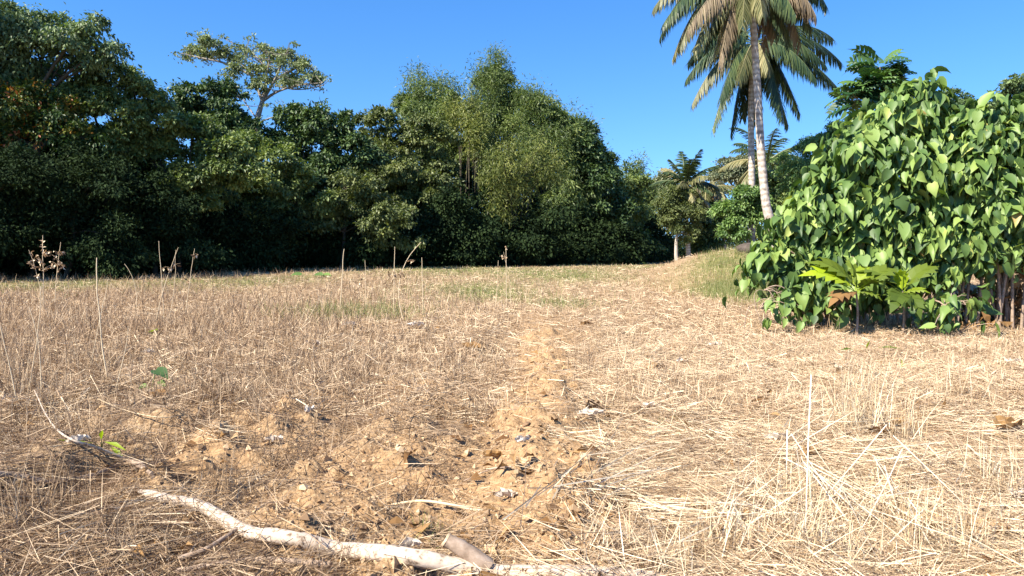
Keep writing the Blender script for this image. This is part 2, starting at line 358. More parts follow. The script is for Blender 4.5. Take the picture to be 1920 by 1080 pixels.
# ------------------------------------------------------------------ ground: one sheet to the horizon
def axis(lo, hi, step, out_lo, out_hi, g=1.09):
    a = list(np.arange(lo, hi, step)); s = step; x = a[-1]
    while x < out_hi: s *= g; x += s; a.append(x)
    s = step; x = a[0]; pre = []
    while x > out_lo: s *= g; x -= s; pre.append(x)
    return np.array(pre[::-1] + a)
xs = axis(-5, 5.5, .035, -2500, 2500, 1.06); ys = axis(2.4, 12, .035, -60, 3000, 1.035)
XX, YY = np.meshgrid(xs, ys); ZZ = clods(XX.ravel(), YY.ravel(), hfun(XX.ravel(), YY.ravel()).copy())
ZZ += .022 * np.clip(fbm(XX.ravel() * 18, YY.ravel() * 18, 77, 2) - .5, -.1, .3) * (YY.ravel() < 14) * (.4 + soil_mask(XX.ravel(), YY.ravel()))
V = np.stack([XX.ravel(), YY.ravel(), ZZ], 1); nx = len(xs); ny = len(ys)
ii = (np.arange(ny - 1)[:, None] * nx + np.arange(nx - 1)[None]).ravel()
mb = MB(); mb.add(V, np.stack([ii, ii + 1, ii + nx + 1, ii + nx], 1), .5, True)
ground = mb.build('ground', ground_mat()); ground['kind'] = 'structure'
ground['label'] = 'dry tan field of crumbly soil under cut straw'; ground['category'] = 'ground'
ca = ground.data.attributes.new('cover', 'FLOAT_COLOR', 'POINT')
cv = np.zeros((len(V), 4), np.float32); cv[:, 0] = soil_mask(V[:, 0], V[:, 1]); cv[:, 0] = np.maximum(cv[:, 0], .8 * gauss(V[:, 0], V[:, 1], 5.6, 25, .9, 4))
cv[:, 1] = np.clip(green_mask(V[:, 0], V[:, 1]) * .8, 0, 1); cv[:, 3] = 1
ca.data.foreach_set('color', cv.ravel())

# ------------------------------------------------------------------ straw and grass cover (uncountable)
def blade_template(n=3, taper=True, curl=.15):
    v = []; f = []
    for k in range(n + 1):
        t = k / n; wd = .5 * (1 - (t ** 2 * .85 if taper else 0)); v += [(t, -wd, curl * t * t), (t, wd, curl * t * t)]
    for k in range(n): f.append((2 * k, 2 * k + 2, 2 * k + 3, 2 * k + 1))
    return v, f
def stalk_template(n=3, curl=.12):
    v = []; f = []
    for k in range(n + 1):
        t = k / n; q = 1 - .4 * t
        for a in (0, 2 * pi / 3, 4 * pi / 3): v.append((t, .5 * q * cos(a), curl * sin(pi * t * .9) * 1.0))
    v2 = []
    for i, (a, b, c) in enumerate(v):
        ang = (i % 3) * 2 * pi / 3; q = 1 - .4 * (i // 3) / n
        v2.append((a, .5 * q * cos(ang), .5 * q * sin(ang)))
    for k in range(n):
        for j in range(3):
            a = 3 * k + j; b = 3 * k + (j + 1) % 3; f.append((a, b, b + 3, a + 3))
    return v2, f
BL3 = blade_template(3); BL2 = blade_template(2, True, .2); ST = stalk_template(1)

def lying(mb, x, y, L_, W_, rnd, lift=.03, tilt=.14, zoff=0.0, heading=None, tmpl=BL2, bend=.3):
    n = len(x); a = rng.uniform(0, 2 * pi, n) if heading is None else heading
    ti = rng.normal(0, tilt, n)
    d = np.stack([np.cos(a) * np.cos(ti), np.sin(a) * np.cos(ti), np.sin(ti)], 1)
    roll = rng.normal(0, .9, n)
    nn = np.stack([-np.sin(a) * np.sin(roll), np.cos(a) * np.sin(roll), np.cos(roll)], 1)
    ex = x + d[:, 0] * L_ * .5; ey = y + d[:, 1] * L_ * .5
    z = (H(x, y) + H(ex, ey)) * .5 + zoff + rng.random(n) ** 2 * lift + .5 * np.abs(np.sin(ti)) * L_ * .6
    org = np.stack([x, y, z], 1) - np.stack([d[:, 0] * 0, d[:, 1] * 0, np.sin(ti) * L_ * .5], 1)
    scatter(mb, *tmpl, org, frames(d, nn), np.stack([L_, W_, L_ * bend * rng.uniform(-1, 1, n)], 1), rnd)

def standing(mb, x, y, L_, W_, rnd, lean=.35, tmpl=BL2, z=None, curl=1.0):
    n = len(x); a = rng.uniform(0, 2 * pi, n); le = np.abs(rng.normal(0, lean, n))
    d = np.stack([np.cos(a) * np.sin(le), np.sin(a) * np.sin(le), np.cos(le)], 1)
    b = rng.uniform(0, 2 * pi, n); nn = np.stack([np.cos(b), np.sin(b), np.zeros(n)], 1)
    z = H(x, y) - .01 if z is None else z
    scatter(mb, *tmpl, np.stack([x, y, z], 1), frames(d, nn), np.stack([L_, W_, L_ * curl], 1), rnd)

def wedge(n, y0, y1, p=1.0, side=.74, pad=.6):
    """random ground positions in front of the camera; density falls with distance as y^-(1+p)"""
    u = rng.random(n)
    if p == 0: y = y0 + (y1 - y0) * u
    else: y = (y0 ** -p + u * (y1 ** -p - y0 ** -p)) ** (-1 / p)
    x = rng.uniform(-1, 1, n) * (side * y + pad); return x, y

# near litter: broken stems lying in all directions, thinner over bare soil
mb = MB()
x, y = wedge(170000, 2.6, 16, .7)
keep = rng.random(len(x)) > soil_mask(x, y) * .93
cl = fbm(x * 2.2, y * 2.2, 55, 3); keep &= rng.random(len(x)) < np.clip((cl - .22) * 2.6, .15, 1)
x = x[keep]; y = y[keep]; n = len(x)
left = S((.8 - x / y * 2.2) / 1.6)       # more grey brown to the left
tone = np.clip(rng.beta(2.0, 1.9, n) * .95 - left * .34 + .12, 0, 1)
L_ = np.clip(rng.lognormal(-2.2, .55, n), .03, .5) * (1 + .3 * (x > 1)); W_ = rng.uniform(.0018, .0045, n) * (1 + y / 12)
lying(mb, x, y, L_, W_, tone, lift=.035, tilt=.22)
x, y = wedge(14000, 2.6, 12, .6); keep = rng.random(len(x)) > soil_mask(x, y) * .7; x = x[keep]; y = y[keep]; n = len(x)
lying(mb, x, y, rng.uniform(.2, .6, n), rng.uniform(.003, .006, n), np.clip(rng.normal(.65, .22, n) - .25 * S((.6 - x / y * 2.2) / 1.4), 0, 1), lift=.07, tilt=.13, tmpl=ST, bend=0)
# layered thatch at the right
x = rng.uniform(.6, 6, 42000); y = rng.uniform(2.8, 12, 42000); k = (rng.random(len(x)) > soil_mask(x, y) * .95) & (x / y > .04 + .22 * (vnoise(x, y, 8) - .5)) & (x < .75 * y + .6); x = x[k]; y = y[k]; n = len(x)
hd = 2.5 + 1.5 * (fbm(x * .8, y * .8, 66, 2) - .5) * 3 + rng.normal(0, .5, n)
lying(mb, x, y, rng.uniform(.08, .42, n), rng.uniform(.002, .005, n), np.clip(rng.normal(.72, .2, n), 0, 1), lift=.06, tilt=.15, heading=hd)
nbd = 900; bx_, by_ = wedge(nbd, 2.8, 14, .5); hd_ = rng.uniform(0, pi, nbd); k = rng.random(nbd) > soil_mask(bx_, by_) * .8; bx_, by_, hd_ = bx_[k], by_[k], hd_[k]; nbd = len(bx_)
ci = np.repeat(np.arange(nbd), 48); n = len(ci); rs = rng.uniform(.04, .16, nbd)
x = bx_[ci] + rng.normal(size=n) * rs[ci]; y = by_[ci] + rng.normal(size=n) * rs[ci]; lf = (bx_ < -.3)[ci]
lying(mb, x, y, rng.uniform(.12, .42, n), rng.uniform(.002, .0048, n), np.clip(rng.normal(.66, .2, nbd)[ci] + rng.normal(0, .15, n) - .30 * lf, 0, 1), lift=.085, tilt=.2, heading=hd_[ci] + rng.normal(0, .33, n))
o = mb.build('straw_litter', M['straw']); tag(o, 'pale broken straw and stems strewn over the near soil', 'straw', kind='stuff')

# mid and far field: short dead stubble
mb = MB()
x, y = wedge(250000, 6.5, 95, .45, .8, 2)
patch = fbm(x * .5, y * .5, 101, 3); keep = rng.random(len(x)) < np.clip((patch - .22) * 2.4, .12, 1)
keep &= rng.random(len(x)) > np.clip(soil_mask(x, y) * 1.3, 0, .96)
keep &= rng.random(len(x)) > .75 * green_mask(x, y)
x = x[keep]; y = y[keep]; n = len(x)
far = np.clip(y / 60, 0, 1); left = S((.2 - x / y * 2) / 1.0)
tone = np.clip(rng.beta(2, 2, n) * .8 + .12 - left * .12 + .10 * (vnoise(x * .7, y * .7, 9) - .5), 0, 1)
L_ = rng.uniform(.05, .17, n) * (1 + 1.0 * left * S((y - 6) / 10)) * (1 + .6 * fbm(x * .6, y * .6, 12, 2)); W_ = rng.uniform(.003, .006, n) * (1 + y / 14)
standing(mb, x, y, L_, W_, tone, lean=rng.uniform(.75, 1.45, n))
x, y = wedge(130000, 6.5, 60, .5, .8, 2); k = rng.random(len(x)) > soil_mask(x, y) * .9; x = x[k]; y = y[k]; n = len(x)
lying(mb, x, y, rng.uniform(.15, .4, n), rng.uniform(.003, .006, n) * (1 + y / 14), np.clip(rng.normal(.55, .22, n), 0, 1), lift=.06, tilt=.2)
o = mb.build('stubble_grass', M['straw']); tag(o, 'short dead tan stubble standing across the middle and far field', 'dry grass', kind='stuff')

# grey brown dead weeds at the left
mb = MB()
x, y = wedge(36000, 5.0, 30, .35, .74, .5); k = (x / y < -.14 + .35 * (fbm(x * .5, y * .5, 71, 2) - .5)) & (rng.random(len(x)) > soil_mask(x, y) * .8); x = x[k]; y = y[k]; n = len(x)
standing(mb, x, y, rng.uniform(.08, .34, n), rng.uniform(.002, .0042, n) * (1 + y / 12), np.clip(rng.normal(.5, .25, n), 0, 1), lean=1.1)
o = mb.build('dead_weeds', M['twig']); tag(o, 'thin grey brown dead weeds tangled over the left of the field', 'dead weeds', kind='stuff')

# green grass patches and the tuft slope of the bank
mb = MB()
x, y = wedge(300000, 3.5, 90, .2, .8, 1); k = rng.random(len(x)) < green_mask(x, y); x = x[k]; y = y[k]; n = len(x)
standing(mb, x, y, rng.uniform(.07, .22, n) * (1 + .3 * (y < 26)), rng.uniform(.004, .007, n) * (1 + y / 16), np.clip(rng.normal(.5, .22, n), 0, 1), lean=.5)
x = np.concatenate([rng.normal(7.2, .65, 9000), rng.normal(8.6, 1.1, 5000)]); y = np.concatenate([rng.normal(23.6, 2.2, 9000), rng.normal(28.4, 2.4, 5000)]); n = len(x)
standing(mb, x, y, rng.uniform(.08, .30, n), rng.uniform(.005, .011, n), np.clip(rng.normal(.55, .22, n), 0, 1), lean=.4)
o = mb.build('green_grass', M['grass']); tag(o, 'patches of low green grass in the field and on the bank', 'grass', kind='stuff')

# small leaf litter
mb = MB()
x, y = wedge(1500, 2.9, 16, .4); k = (x / y > -.15) | (rng.random(len(x)) < .35); x = x[k]; y = y[k]
x = np.concatenate([x, rng.uniform(4.2, 9.2, 420)]); y = np.concatenate([y, rng.normal(12.9, .5, 420)]); n = len(x); sc = rng.uniform(.03, .12, n)
scatter(mb, *LEAF, np.stack([x, y, H(x, y) + rng.uniform(.01, .05, n)], 1), frames(rng.normal(size=(n, 3)) * [1, 1, .3], rng.normal(size=(n, 3)) * .6 + [0, 0, 1]), np.stack([sc, sc * rng.uniform(.6, 1.3, n), sc * rng.uniform(1, 4, n)], 1), rng.random(n))
o = mb.build('leaf_litter', M['brownleaf']); tag(o, 'small broken brown leaves scattered among the straw', 'leaf litter', kind='stuff')

# soil crumbs
mb = MB()
OCT = ([(1, 0, 0), (-1, 0, 0), (0, 1, 0), (0, -1, 0), (0, 0, 1), (0, 0, -.6)], [(0, 2, 4), (2, 1, 4), (1, 3, 4), (3, 0, 4), (2, 0, 5), (1, 2, 5), (3, 1, 5), (0, 3, 5)])
x, y = wedge(60000, 2.6, 10, .9); k = rng.random(len(x)) < soil_mask(x, y) * .9 + .10; x = x[k]; y = y[k]; n = len(x)
s_ = np.clip(rng.lognormal(-5.2, .7, n), .002, .040)
a = rng.normal(size=(n, 3)); b = rng.normal(size=(n, 3))
scatter(mb, *OCT, np.stack([x, y, H(x, y) + s_ * .3], 1), frames(a, b), s_[:, None] * rng.uniform(.6, 1.3, (n, 3)), rng.random(n))
M['crumb'] = leaf_mat('soil_crumb', [(.1, (.22, .14, .08)), (.5, (.36, .25, .145)), (.9, (.50, .36, .22))], trans=0, rough=.95, spec=.05)
o = mb.build('soil_crumbs', M['crumb']); tag(o, 'loose brown crumbs of soil on the bare ridge and patches', 'soil', kind='stuff')

# ------------------------------------------------------------------ trees
DENS = 1.75
def crown(mb, lobes, nclus, nleaf, csize, tmpl, lsize, droop=.5, shell=.45, flat=.55, rough=.25, up=.6, cut=-.75, mi=0, w=1.0, nboughs=11):
    """leaf sprays spread through the lobes' volumes"""
    nclus = int(nclus * DENS); lobes = np.asarray(lobes, float); bo = []; bw = []; bu = []
    for l in lobes:
        nb = nboughs; l = l.copy(); l[3:6] *= 1.08; u = norm(rng.normal(size=(nb, 3)) + np.array([0, -.2, .12])); u[:, 2] = np.where(u[:, 2] < cut, -u[:, 2], u[:, 2])
        q = rng.uniform(shell, .98, nb)[:, None]; cc = l[:3] + u * l[3:6] * q; rb = l[3:6].mean() * rng.uniform(.22, .48, nb)
        bo.append(np.column_stack([cc, rb, rb, rb * .62])); bw.append(rb ** 1.8); bu.append(u)
    bo = np.concatenate(bo); bw = np.concatenate(bw); bu = np.concatenate(bu); li = rng.choice(len(bo), nclus, p=bw / bw.sum())
    v = norm(rng.normal(size=(nclus, 3)) + bu[li] * .5 + np.array([0, 0, .35])); rad = rng.uniform(.35, 1.0, nclus)
    c = bo[li, :3] + v * bo[li, 3:6] * rad[:, None] * (1 + rough); u = norm(bu[li] * .5 + v)
    n = nclus * nleaf; ci = np.repeat(np.arange(nclus), nleaf)
    cs = csize * rng.uniform(.45, 1.2, nclus) * .8
    off = rng.normal(size=(n, 3)) * cs[ci][:, None] * np.array([1, 1, flat]); off[:, 2] -= droop * .35 * (off[:, 0] ** 2 + off[:, 1] ** 2) / (cs[ci] + 1e-6)
    pos = c[ci] + off; out = norm(u[ci] * 1.0 + norm(off) * .7)
    d = norm(out * .8 + rng.normal(size=(n, 3)) * .55 + np.array([0, 0, -droop]))
    nn = norm(out * .35 + np.array([0, 0, up]) + rng.normal(size=(n, 3)) * .4)
    sc = lsize * rng.uniform(.6, 1.35, n)
    scatter(mb, *tmpl, pos, frames(d, nn), np.stack([sc, sc * w, sc], 1), np.clip(rng.random(nclus)[ci] * .55 + rng.random(n) * .45, 0, 1), mi=mi)
    return c

def px_lobes(specs, Y, base):
    out = []
    for s in specs:
        px, py, rx, rz = s[:4]; dy = s[4] if len(s) > 4 else 0
        p = P(px, py, Y + dy) - base; k = (Y + dy) / F
        out.append((p[0], p[1], p[2], rx * k, .5 * (rx + rz) * k * 1.1, rz * k))
    return out

def make_tree(name, label, cat, Y, bpx, specs, mat, nclus, nleaf, csize, tmpl, lsize, group=None, trunk_r=.2, bark='bark', fork=.45, twigs=3, trunk_top=None, stems=1, **kw):
    b = P(bpx, 470, Y); base = np.array([b[0], Y, H1(b[0], Y) - .05])
    t = thing(name, base, label, cat, group)
    lobes = px_lobes(specs, Y, base); LB = np.array(lobes)
    mb = MB(); cl_ = crown(mb, lobes, nclus, nleaf, csize, tmpl, lsize, **kw)
    mb.build('crown', mat, t)
    tb = MB(); top = LB[:, :3].mean(0); hi = LB[:, 2].max()
    if trunk_top is not None: f_ = P(trunk_top[0], trunk_top[1], Y) - base
    else: f_ = np.array([top[0] * fork, top[1] * fork, max(.6, hi * fork)])
    for s in range(stems):
        off = np.array([0, 0, 0]) if stems == 1 else np.array([rng.uniform(-.5, .5), rng.uniform(-.5, .5), 0])
        tube(tb, curve(off, f_ + off * .3, rng.normal(0, .04, 3) * np.linalg.norm(f_), 8), np.linspace(trunk_r, trunk_r * .6, 8), 9, jit=.12, seed=s)
    for i, l in enumerate(lobes):
        c = np.array(l[:3]); ln = np.linalg.norm(c - f_)
        pts = curve(f_, c, np.array([0, 0, .10 * ln]) + rng.normal(0, .05, 3) * ln, 7)
        tube(tb, pts, np.linspace(trunk_r * .36, trunk_r * .12, 7), 6, jit=.1, seed=i)
        near = cl_[np.argsort(np.linalg.norm((cl_ - c) / np.array(l[3:6]), axis=1))[:40]]
        for q in near[rng.integers(0, len(near), twigs)]:
            k = pts[rng.integers(3, 6)]
            tube(tb, curve(k, q, rng.normal(0, .06, 3) * np.linalg.norm(q - k), 5), np.linspace(trunk_r * .16, trunk_r * .05, 5), 4, cap=False)
    tb.build('trunk', M[bark], t)
    return t

def foliage_tree(label, *a, name='broadleaf_tree', cat='tree', group='trees along the left and middle tree line', bark='bark_dark', **k): return make_tree(name, label, cat, *a, group=group, bark=bark, **k)

RH = RHOMB
foliage_tree('tall blue-green tree in the top left corner with drooping leaf sprays', 37, 20,
    [(-70, 70, 110, 70), (20, 55, 60, 40), (80, 62, 60, 32), (150, 68, 55, 32), (200, 100, 38, 22), (30, 120, 90, 55, 1), (130, 125, 70, 40, 1), (-60, 180, 100, 80, 1), (8, 20, 26, 22)],
    M['left_big'], 330, 75, .34, LEAF, .20, trunk_r=.35, droop=.9, rough=.2, fork=.5)
foliage_tree('green tree with flat leafy sprays beside and below the tall corner tree', 39, 190,
    [(215, 150, 62, 26), (275, 165, 34, 22), (165, 175, 60, 40), (240, 205, 55, 35), (295, 195, 22, 26), (150, 240, 70, 50), (230, 270, 60, 40)],
    M['mid'], 300, 60, .28, RH, .20, trunk_r=.22, flat=.4)
foliage_tree('leftmost tree with yellow and orange turning leaves', 36, 60,
    [(40, 200, 60, 40), (110, 215, 48, 34), (-10, 240, 70, 60), (70, 260, 60, 40), (160, 260, 40, 30)],
    M['autumn'], 190, 45, .30, RH, .18, trunk_r=.2, fork=.75)
foliage_tree('vine-covered bright green tree with a sunlit slope of leaves left of centre', 40, 330,
    [(360, 255, 60, 32), (300, 300, 62, 40), (380, 315, 60, 45), (350, 370, 60, 40), (270, 270, 40, 30), (440, 300, 45, 45)],
    M['mid'], 300, 70, .28, RH, .22, trunk_r=.2)
foliage_tree('small dark tree just left of the umbrella tree trunk', 47, 400,
    [(385, 185, 40, 26), (350, 196, 22, 16), (425, 190, 28, 32), (430, 225, 38, 24), (385, 240, 50, 30), (450, 250, 40, 30)],
    M['dark'], 190, 60, .30, RH, .24, trunk_r=.16)
foliage_tree('dark leafy tree right of the umbrella tree trunk', 49, 590,
    [(545, 222, 32, 22), (600, 232, 42, 26), (640, 240, 28, 22), (570, 275, 60, 36), (650, 290, 50, 40), (520, 270, 36, 30), (620, 340, 60, 40)],
    M['dark'], 300, 60, .30, RH, .25, trunk_r=.2)
foliage_tree('mid green tree under the umbrella tree', 45, 480,
    [(470, 290, 50, 38), (520, 320, 55, 45), (440, 350, 55, 45), (500, 380, 60, 45), (560, 370, 50, 40)],
    M['mid'], 260, 70, .28, RH, .22, trunk_r=.18)
foliage_tree('round bushy green tree left of the bamboo', 57, 760,
    [(715, 235, 42, 28), (770, 240, 50, 32), (815, 275, 45, 35), (700, 290, 48, 42), (760, 310, 70, 50), (830, 340, 50, 45), (690, 360, 50, 45), (770, 380, 60, 40)],
    M['olive'], 420, 70, .30, RH, .24, trunk_r=.16)
foliage_tree('low spreading tree with yellow-green leaves in front of the bushy green tree', 47, 640,
    [(610, 395, 60, 35), (690, 400, 60, 40), (650, 350, 45, 30), (740, 430, 50, 35), (570, 430, 60, 35)],
    M['olive'], 230, 60, .28, RH, .22, trunk_r=.15)
foliage_tree('tall dark tree on the right shoulder of the bamboo', 66, 1100,
    [(1085, 255, 36, 32), (1105, 310, 40, 40), (1075, 340, 45, 50), (1125, 370, 36, 50), (1090, 420, 50, 50), (1145, 430, 36, 50)],
    M['dark'], 330, 60, .36, RH, .30, trunk_r=.22)
foliage_tree('dark drooping tree where the tree line drops to the right', 74, 1160,
    [(1150, 345, 36, 40), (1175, 400, 40, 42), (1160, 450, 40, 36), (1205, 455, 30, 28), (1190, 360, 25, 28)],
    M['mid'], 230, 60, .38, RH, .32, trunk_r=.2)
# the shaded foot of the wood
low = [('shaded low tree at the left edge under the orange leaves', 31.5, -40, [(-80, 330, 90, 80), (-60, 430, 90, 70), (20, 340, 70, 60), (10, 430, 80, 70)]),
       ('shaded low tree second from the left edge', 33.5, 120, [(100, 330, 70, 60), (130, 420, 85, 70), (190, 340, 60, 50), (210, 450, 60, 50)]),
       ('shaded low tree below the sunlit vine-covered tree', 37, 290, [(290, 400, 80, 60), (240, 440, 70, 60), (340, 440, 80, 50), (300, 350, 50, 40)]),
       ('shaded low tree below the umbrella tree', 42, 470, [(430, 420, 75, 50), (510, 440, 75, 45), (470, 470, 80, 40), (390, 390, 40, 40)]),
       ('shaded low tree below the yellow-green leaves', 47, 640, [(600, 460, 80, 40), (690, 460, 80, 40), (560, 410, 50, 40)]),
       ('shaded low tree below the round bushy tree', 53, 800, [(780, 440, 80, 55), (850, 420, 70, 60), (740, 470, 60, 35), (870, 470, 60, 35)]),
       ('shaded low tree below the yellow bamboo spray', 57, 960, [(930, 440, 80, 55), (1000, 420, 70, 60), (960, 470, 90, 35), (900, 390, 50, 40)]),
       ('shaded low tree near the right end of the dark tree line', 63, 1100, [(1060, 440, 60, 50), (1120, 450, 60, 42), (1040, 390, 40, 40), (1160, 470, 50, 28)])]
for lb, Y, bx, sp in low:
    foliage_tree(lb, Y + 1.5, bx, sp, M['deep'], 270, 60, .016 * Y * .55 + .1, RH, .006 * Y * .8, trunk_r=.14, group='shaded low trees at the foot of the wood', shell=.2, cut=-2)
# trees deeper in the wood that close the gaps behind the first row
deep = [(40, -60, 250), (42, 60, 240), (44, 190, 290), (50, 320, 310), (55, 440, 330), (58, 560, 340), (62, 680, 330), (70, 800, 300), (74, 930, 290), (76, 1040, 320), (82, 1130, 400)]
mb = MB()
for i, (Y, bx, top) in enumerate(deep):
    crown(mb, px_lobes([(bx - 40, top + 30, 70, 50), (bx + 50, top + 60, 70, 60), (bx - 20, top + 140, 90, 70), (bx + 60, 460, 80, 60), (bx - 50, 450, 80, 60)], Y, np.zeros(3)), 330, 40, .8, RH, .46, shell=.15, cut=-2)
o = mb.build('wood_interior', M['deep']); tag(o, 'shade-darkened mass of leaves deep in the wood behind the front row of trees', 'wood', kind='stuff')
# trees standing to the left outside the picture, whose shade falls on the wood
for i, (X, Y, h) in enumerate([(-36.5, 27, 24), (-34, 32.5, 22), (-31, 37, 19), (-42, 32, 26), (-40, 38, 25)]):
    base = np.array([X, Y, 0.]); t = thing('broadleaf_tree', base, ['tall tree left of the picture, nearest the turning leaves', 'tall tree left of the picture, second from the wood', 'lower tree left of the picture, touching the wood', 'tall tree left of the picture, nearest the camera', 'tallest tree left of the picture, behind the others'][i], 'tree', 'trees left outside the picture')
    mb = MB(); crown(mb, [(0, 0, h * .62, 6, 5, h * .33), (2.5, 1, h * .4, 5, 4, h * .33), (-2, -1, h * .35, 5, 4, h * .33)], 330, 45, .7, RH, .42, shell=.2, cut=-2); mb.build('crown', M['mid'], t)
    mb = MB(); tube(mb, curve((0, 0, 0), (0, 0, h * .7), (.3, 0, 0)), np.linspace(.4, .12, 7)); mb.build('trunk', M['bark'], t)

# umbrella tree: explicit limbs
def umbrella_tree():
    Y = 57; base = P(485, 470, Y); base[2] = H1(base[0], Y); t = thing('umbrella_tree', base, 'tall pale-limbed tree with a sparse umbrella crown rising above the wood', 'tree')
    q = lambda px, py, dy=0: P(px, py, Y + dy) - base
    tb = MB(); fk = q(492, 190)
    trunk = smooth_path([q(480, 480), q(484, 350), q(482, 235), fk], 14); tube(tb, trunk, np.linspace(.30, .17, 14), 9, jit=.12)
    limbs = [[(492, 190), (470, 140), (430, 100), (388, 72)], [(470, 140), (420, 118), (375, 108), (340, 100)], [(492, 190), (500, 140), (480, 105), (450, 85)],
             [(492, 190), (515, 150), (530, 115), (540, 95)], [(515, 150), (550, 130), (575, 120), (590, 135)], [(492, 190), (520, 172), (560, 160), (605, 155)],
             [(483, 225), (465, 200), (450, 180), (430, 170)], [(484, 230), (510, 220), (530, 215), (545, 210)], [(500, 140), (505, 110), (500, 95)], [(515, 160), (560, 168), (600, 162)]]
    tips = []
    for i, l in enumerate(limbs):
        dy = rng.uniform(-2.5, 2.5); pts = [q(a, b, dy * k / (len(l) - 1)) for k, (a, b) in enumerate(l)]
        sp = smooth_path(pts, 12); tube(tb, sp, np.linspace(.12 if i < 6 else .06, .02, 12), 6, jit=.1, seed=i)
        for k in range(9):
            a = sp[rng.integers(4, 12)]; e = a + np.array([rng.normal(0, .9), rng.normal(0, 1.1), rng.uniform(.0, .8)])
            tube(tb, curve(a, e, (0, 0, -.1), 5), np.linspace(.035, .012, 5), 4, cap=False); tips.append(e)
    tb.build('trunk', M['bark_umb'], t)
    mb = MB()
    sp = [(365, 95, 26, 8), (390, 75, 22, 10), (350, 103, 20, 7), (420, 90, 38, 16), (465, 100, 42, 18), (520, 108, 46, 20), (560, 120, 32, 18), (590, 145, 20, 12), (440, 130, 34, 14), (500, 135, 46, 16), (545, 150, 30, 10), (475, 160, 30, 12), (425, 165, 20, 7)]
    crown(mb, px_lobes([s + (rng.uniform(-2, 2),) for s in sp], Y, base), 215, 34, .28, RH, .21, flat=.4, shell=.1, cut=-2, rough=.2, nboughs=6)
    for e in tips: crown(mb, [(e[0], e[1], e[2], .4, .4, .2)], 1, 22, .25, RH, .21, flat=.4, shell=.1, nboughs=2)
    mb.build('crown', M['pale'], t)
umbrella_tree()

# bamboo: arching culms with hanging leaf plumes
def bamboo(label, Y, bpx, tips, mat, nl=70, dens=11, csize=.42, lsize=.34, spread=1.6, fill=()):
    b = P(bpx, 470, Y); base = np.array([b[0], Y, H1(b[0], Y)]); t = thing('bamboo_clump', base, label, 'bamboo', 'bamboo clumps behind the field')
    cb = MB(); mb = MB()
    for (px, py, dy) in tips:
        for rep in range(2):
            tip = P(px + rng.normal(0, 9), py + rng.normal(0, 7) + rep * 14, Y + dy + rng.normal(0, .6)) - base
            st = np.array([tip[0] * .18 + rng.normal(0, .4), tip[1] * .2 + rng.normal(0, .4), 0])
            mid = st * .5 + tip * .5; mid[2] = tip[2] * .72; mid[:2] = st[:2] * .7 + tip[:2] * .3
            sp = smooth_path([st, mid, tip * [.85, .85, .96] + st * [.15, .15, 0], tip], 18)
            tube(cb, sp, np.linspace(.05, .012, 18), 5, cap=False)
            k = rng.integers(7, 18, dens); c = sp[k] + rng.normal(size=(dens, 3)) * np.array([.35, .35, .3])
            ci = np.repeat(np.arange(dens), nl); n = len(ci)
            cs = csize * rng.uniform(.7, 1.4, dens)
            off = rng.normal(size=(n, 3)) * cs[ci][:, None] * np.array([.8, .8, 1.1]); off[:, 2] -= .25
            d = norm(rng.normal(size=(n, 3)) * .75 + np.array([0, 0, -.45]) + norm(off) * .6); nn = rng.normal(size=(n, 3)) + np.array([0, 0, .4])
            sc = lsize * rng.uniform(.6, 1.3, n)
            scatter(mb, *SLIM, c[ci] + off, frames(d, nn), np.stack([sc, sc * 1.5, sc], 1), np.clip(rng.random(dens)[ci] * .5 + rng.random(n) * .5, 0, 1))
    if fill: crown(mb, px_lobes(fill, Y, base), int(34 * len(fill)), 90, .36, (SLIM[0], SLIM[1]), lsize, droop=.8, shell=.45, up=.4, w=1.9, nboughs=12, cut=-2)
    cb.build('culms', M['bark_dark'], t); mb.build('foliage', mat, t); return t
bamboo('bamboo clump with the left pair of feathery tops', 64, 800, [(775, 160, 0), (800, 150, 1), (830, 145, 0), (850, 155, 2), (770, 200, -1), (815, 190, -2), (845, 210, -1), (790, 240, -1), (860, 250, -2), (830, 180, 1)], M['bamboo'], fill=[(790, 210, 36, 40, 1), (835, 210, 36, 42, 1), (865, 270, 45, 50, 0), (800, 280, 50, 40, 1)])
bamboo('tallest bamboo clump with a plume at the top of the wood', 66, 920, [(915, 108, 0), (930, 112, 1), (900, 135, 0), (940, 150, 0), (915, 170, -1), (890, 180, 0), (955, 165, 1), (975, 165, 0), (930, 210, -2), (960, 220, -2), (985, 200, 0), (905, 240, -2)], M['bamboo'], fill=[(930, 150, 24, 36, 1), (925, 215, 48, 46, 1), (970, 200, 38, 40, 1), (940, 300, 60, 60, 0), (900, 370, 60, 60, 1)])
bamboo('bamboo clump on the right of the tallest plume', 65, 1010, [(1000, 175, 0), (1020, 185, 1), (1045, 200, 0), (1010, 215, -1), (1035, 235, -1), (980, 240, -2), (1055, 250, -1), (1000, 270, -2), (1030, 280, -2), (1060, 290, -1)], M['bamboo'], fill=[(1010, 215, 40, 40, 1), (1045, 250, 42, 46, 1), (1010, 310, 55, 55, 1), (1060, 350, 50, 60, 0), (1080, 290, 36, 46, 2)])
bamboo('wispy bamboo at the right shoulder of the wood', 68, 1085, [(1070, 205, 0), (1095, 225, 0), (1105, 245, 1), (1120, 260, 0), (1075, 250, -1), (1050, 215, 1), (1110, 280, -1)], M['bamboo'], nl=40, csize=.45, fill=[(1095, 300, 34, 40, 0), (1115, 340, 34, 44, 0)])
bamboo('yellow-green bamboo standing before the tallest clump', 61, 880, [(880, 185, 0), (895, 190, -1), (870, 200, 0), (890, 230, -1), (905, 215, 0)], M['bamboo_y'], csize=.35)
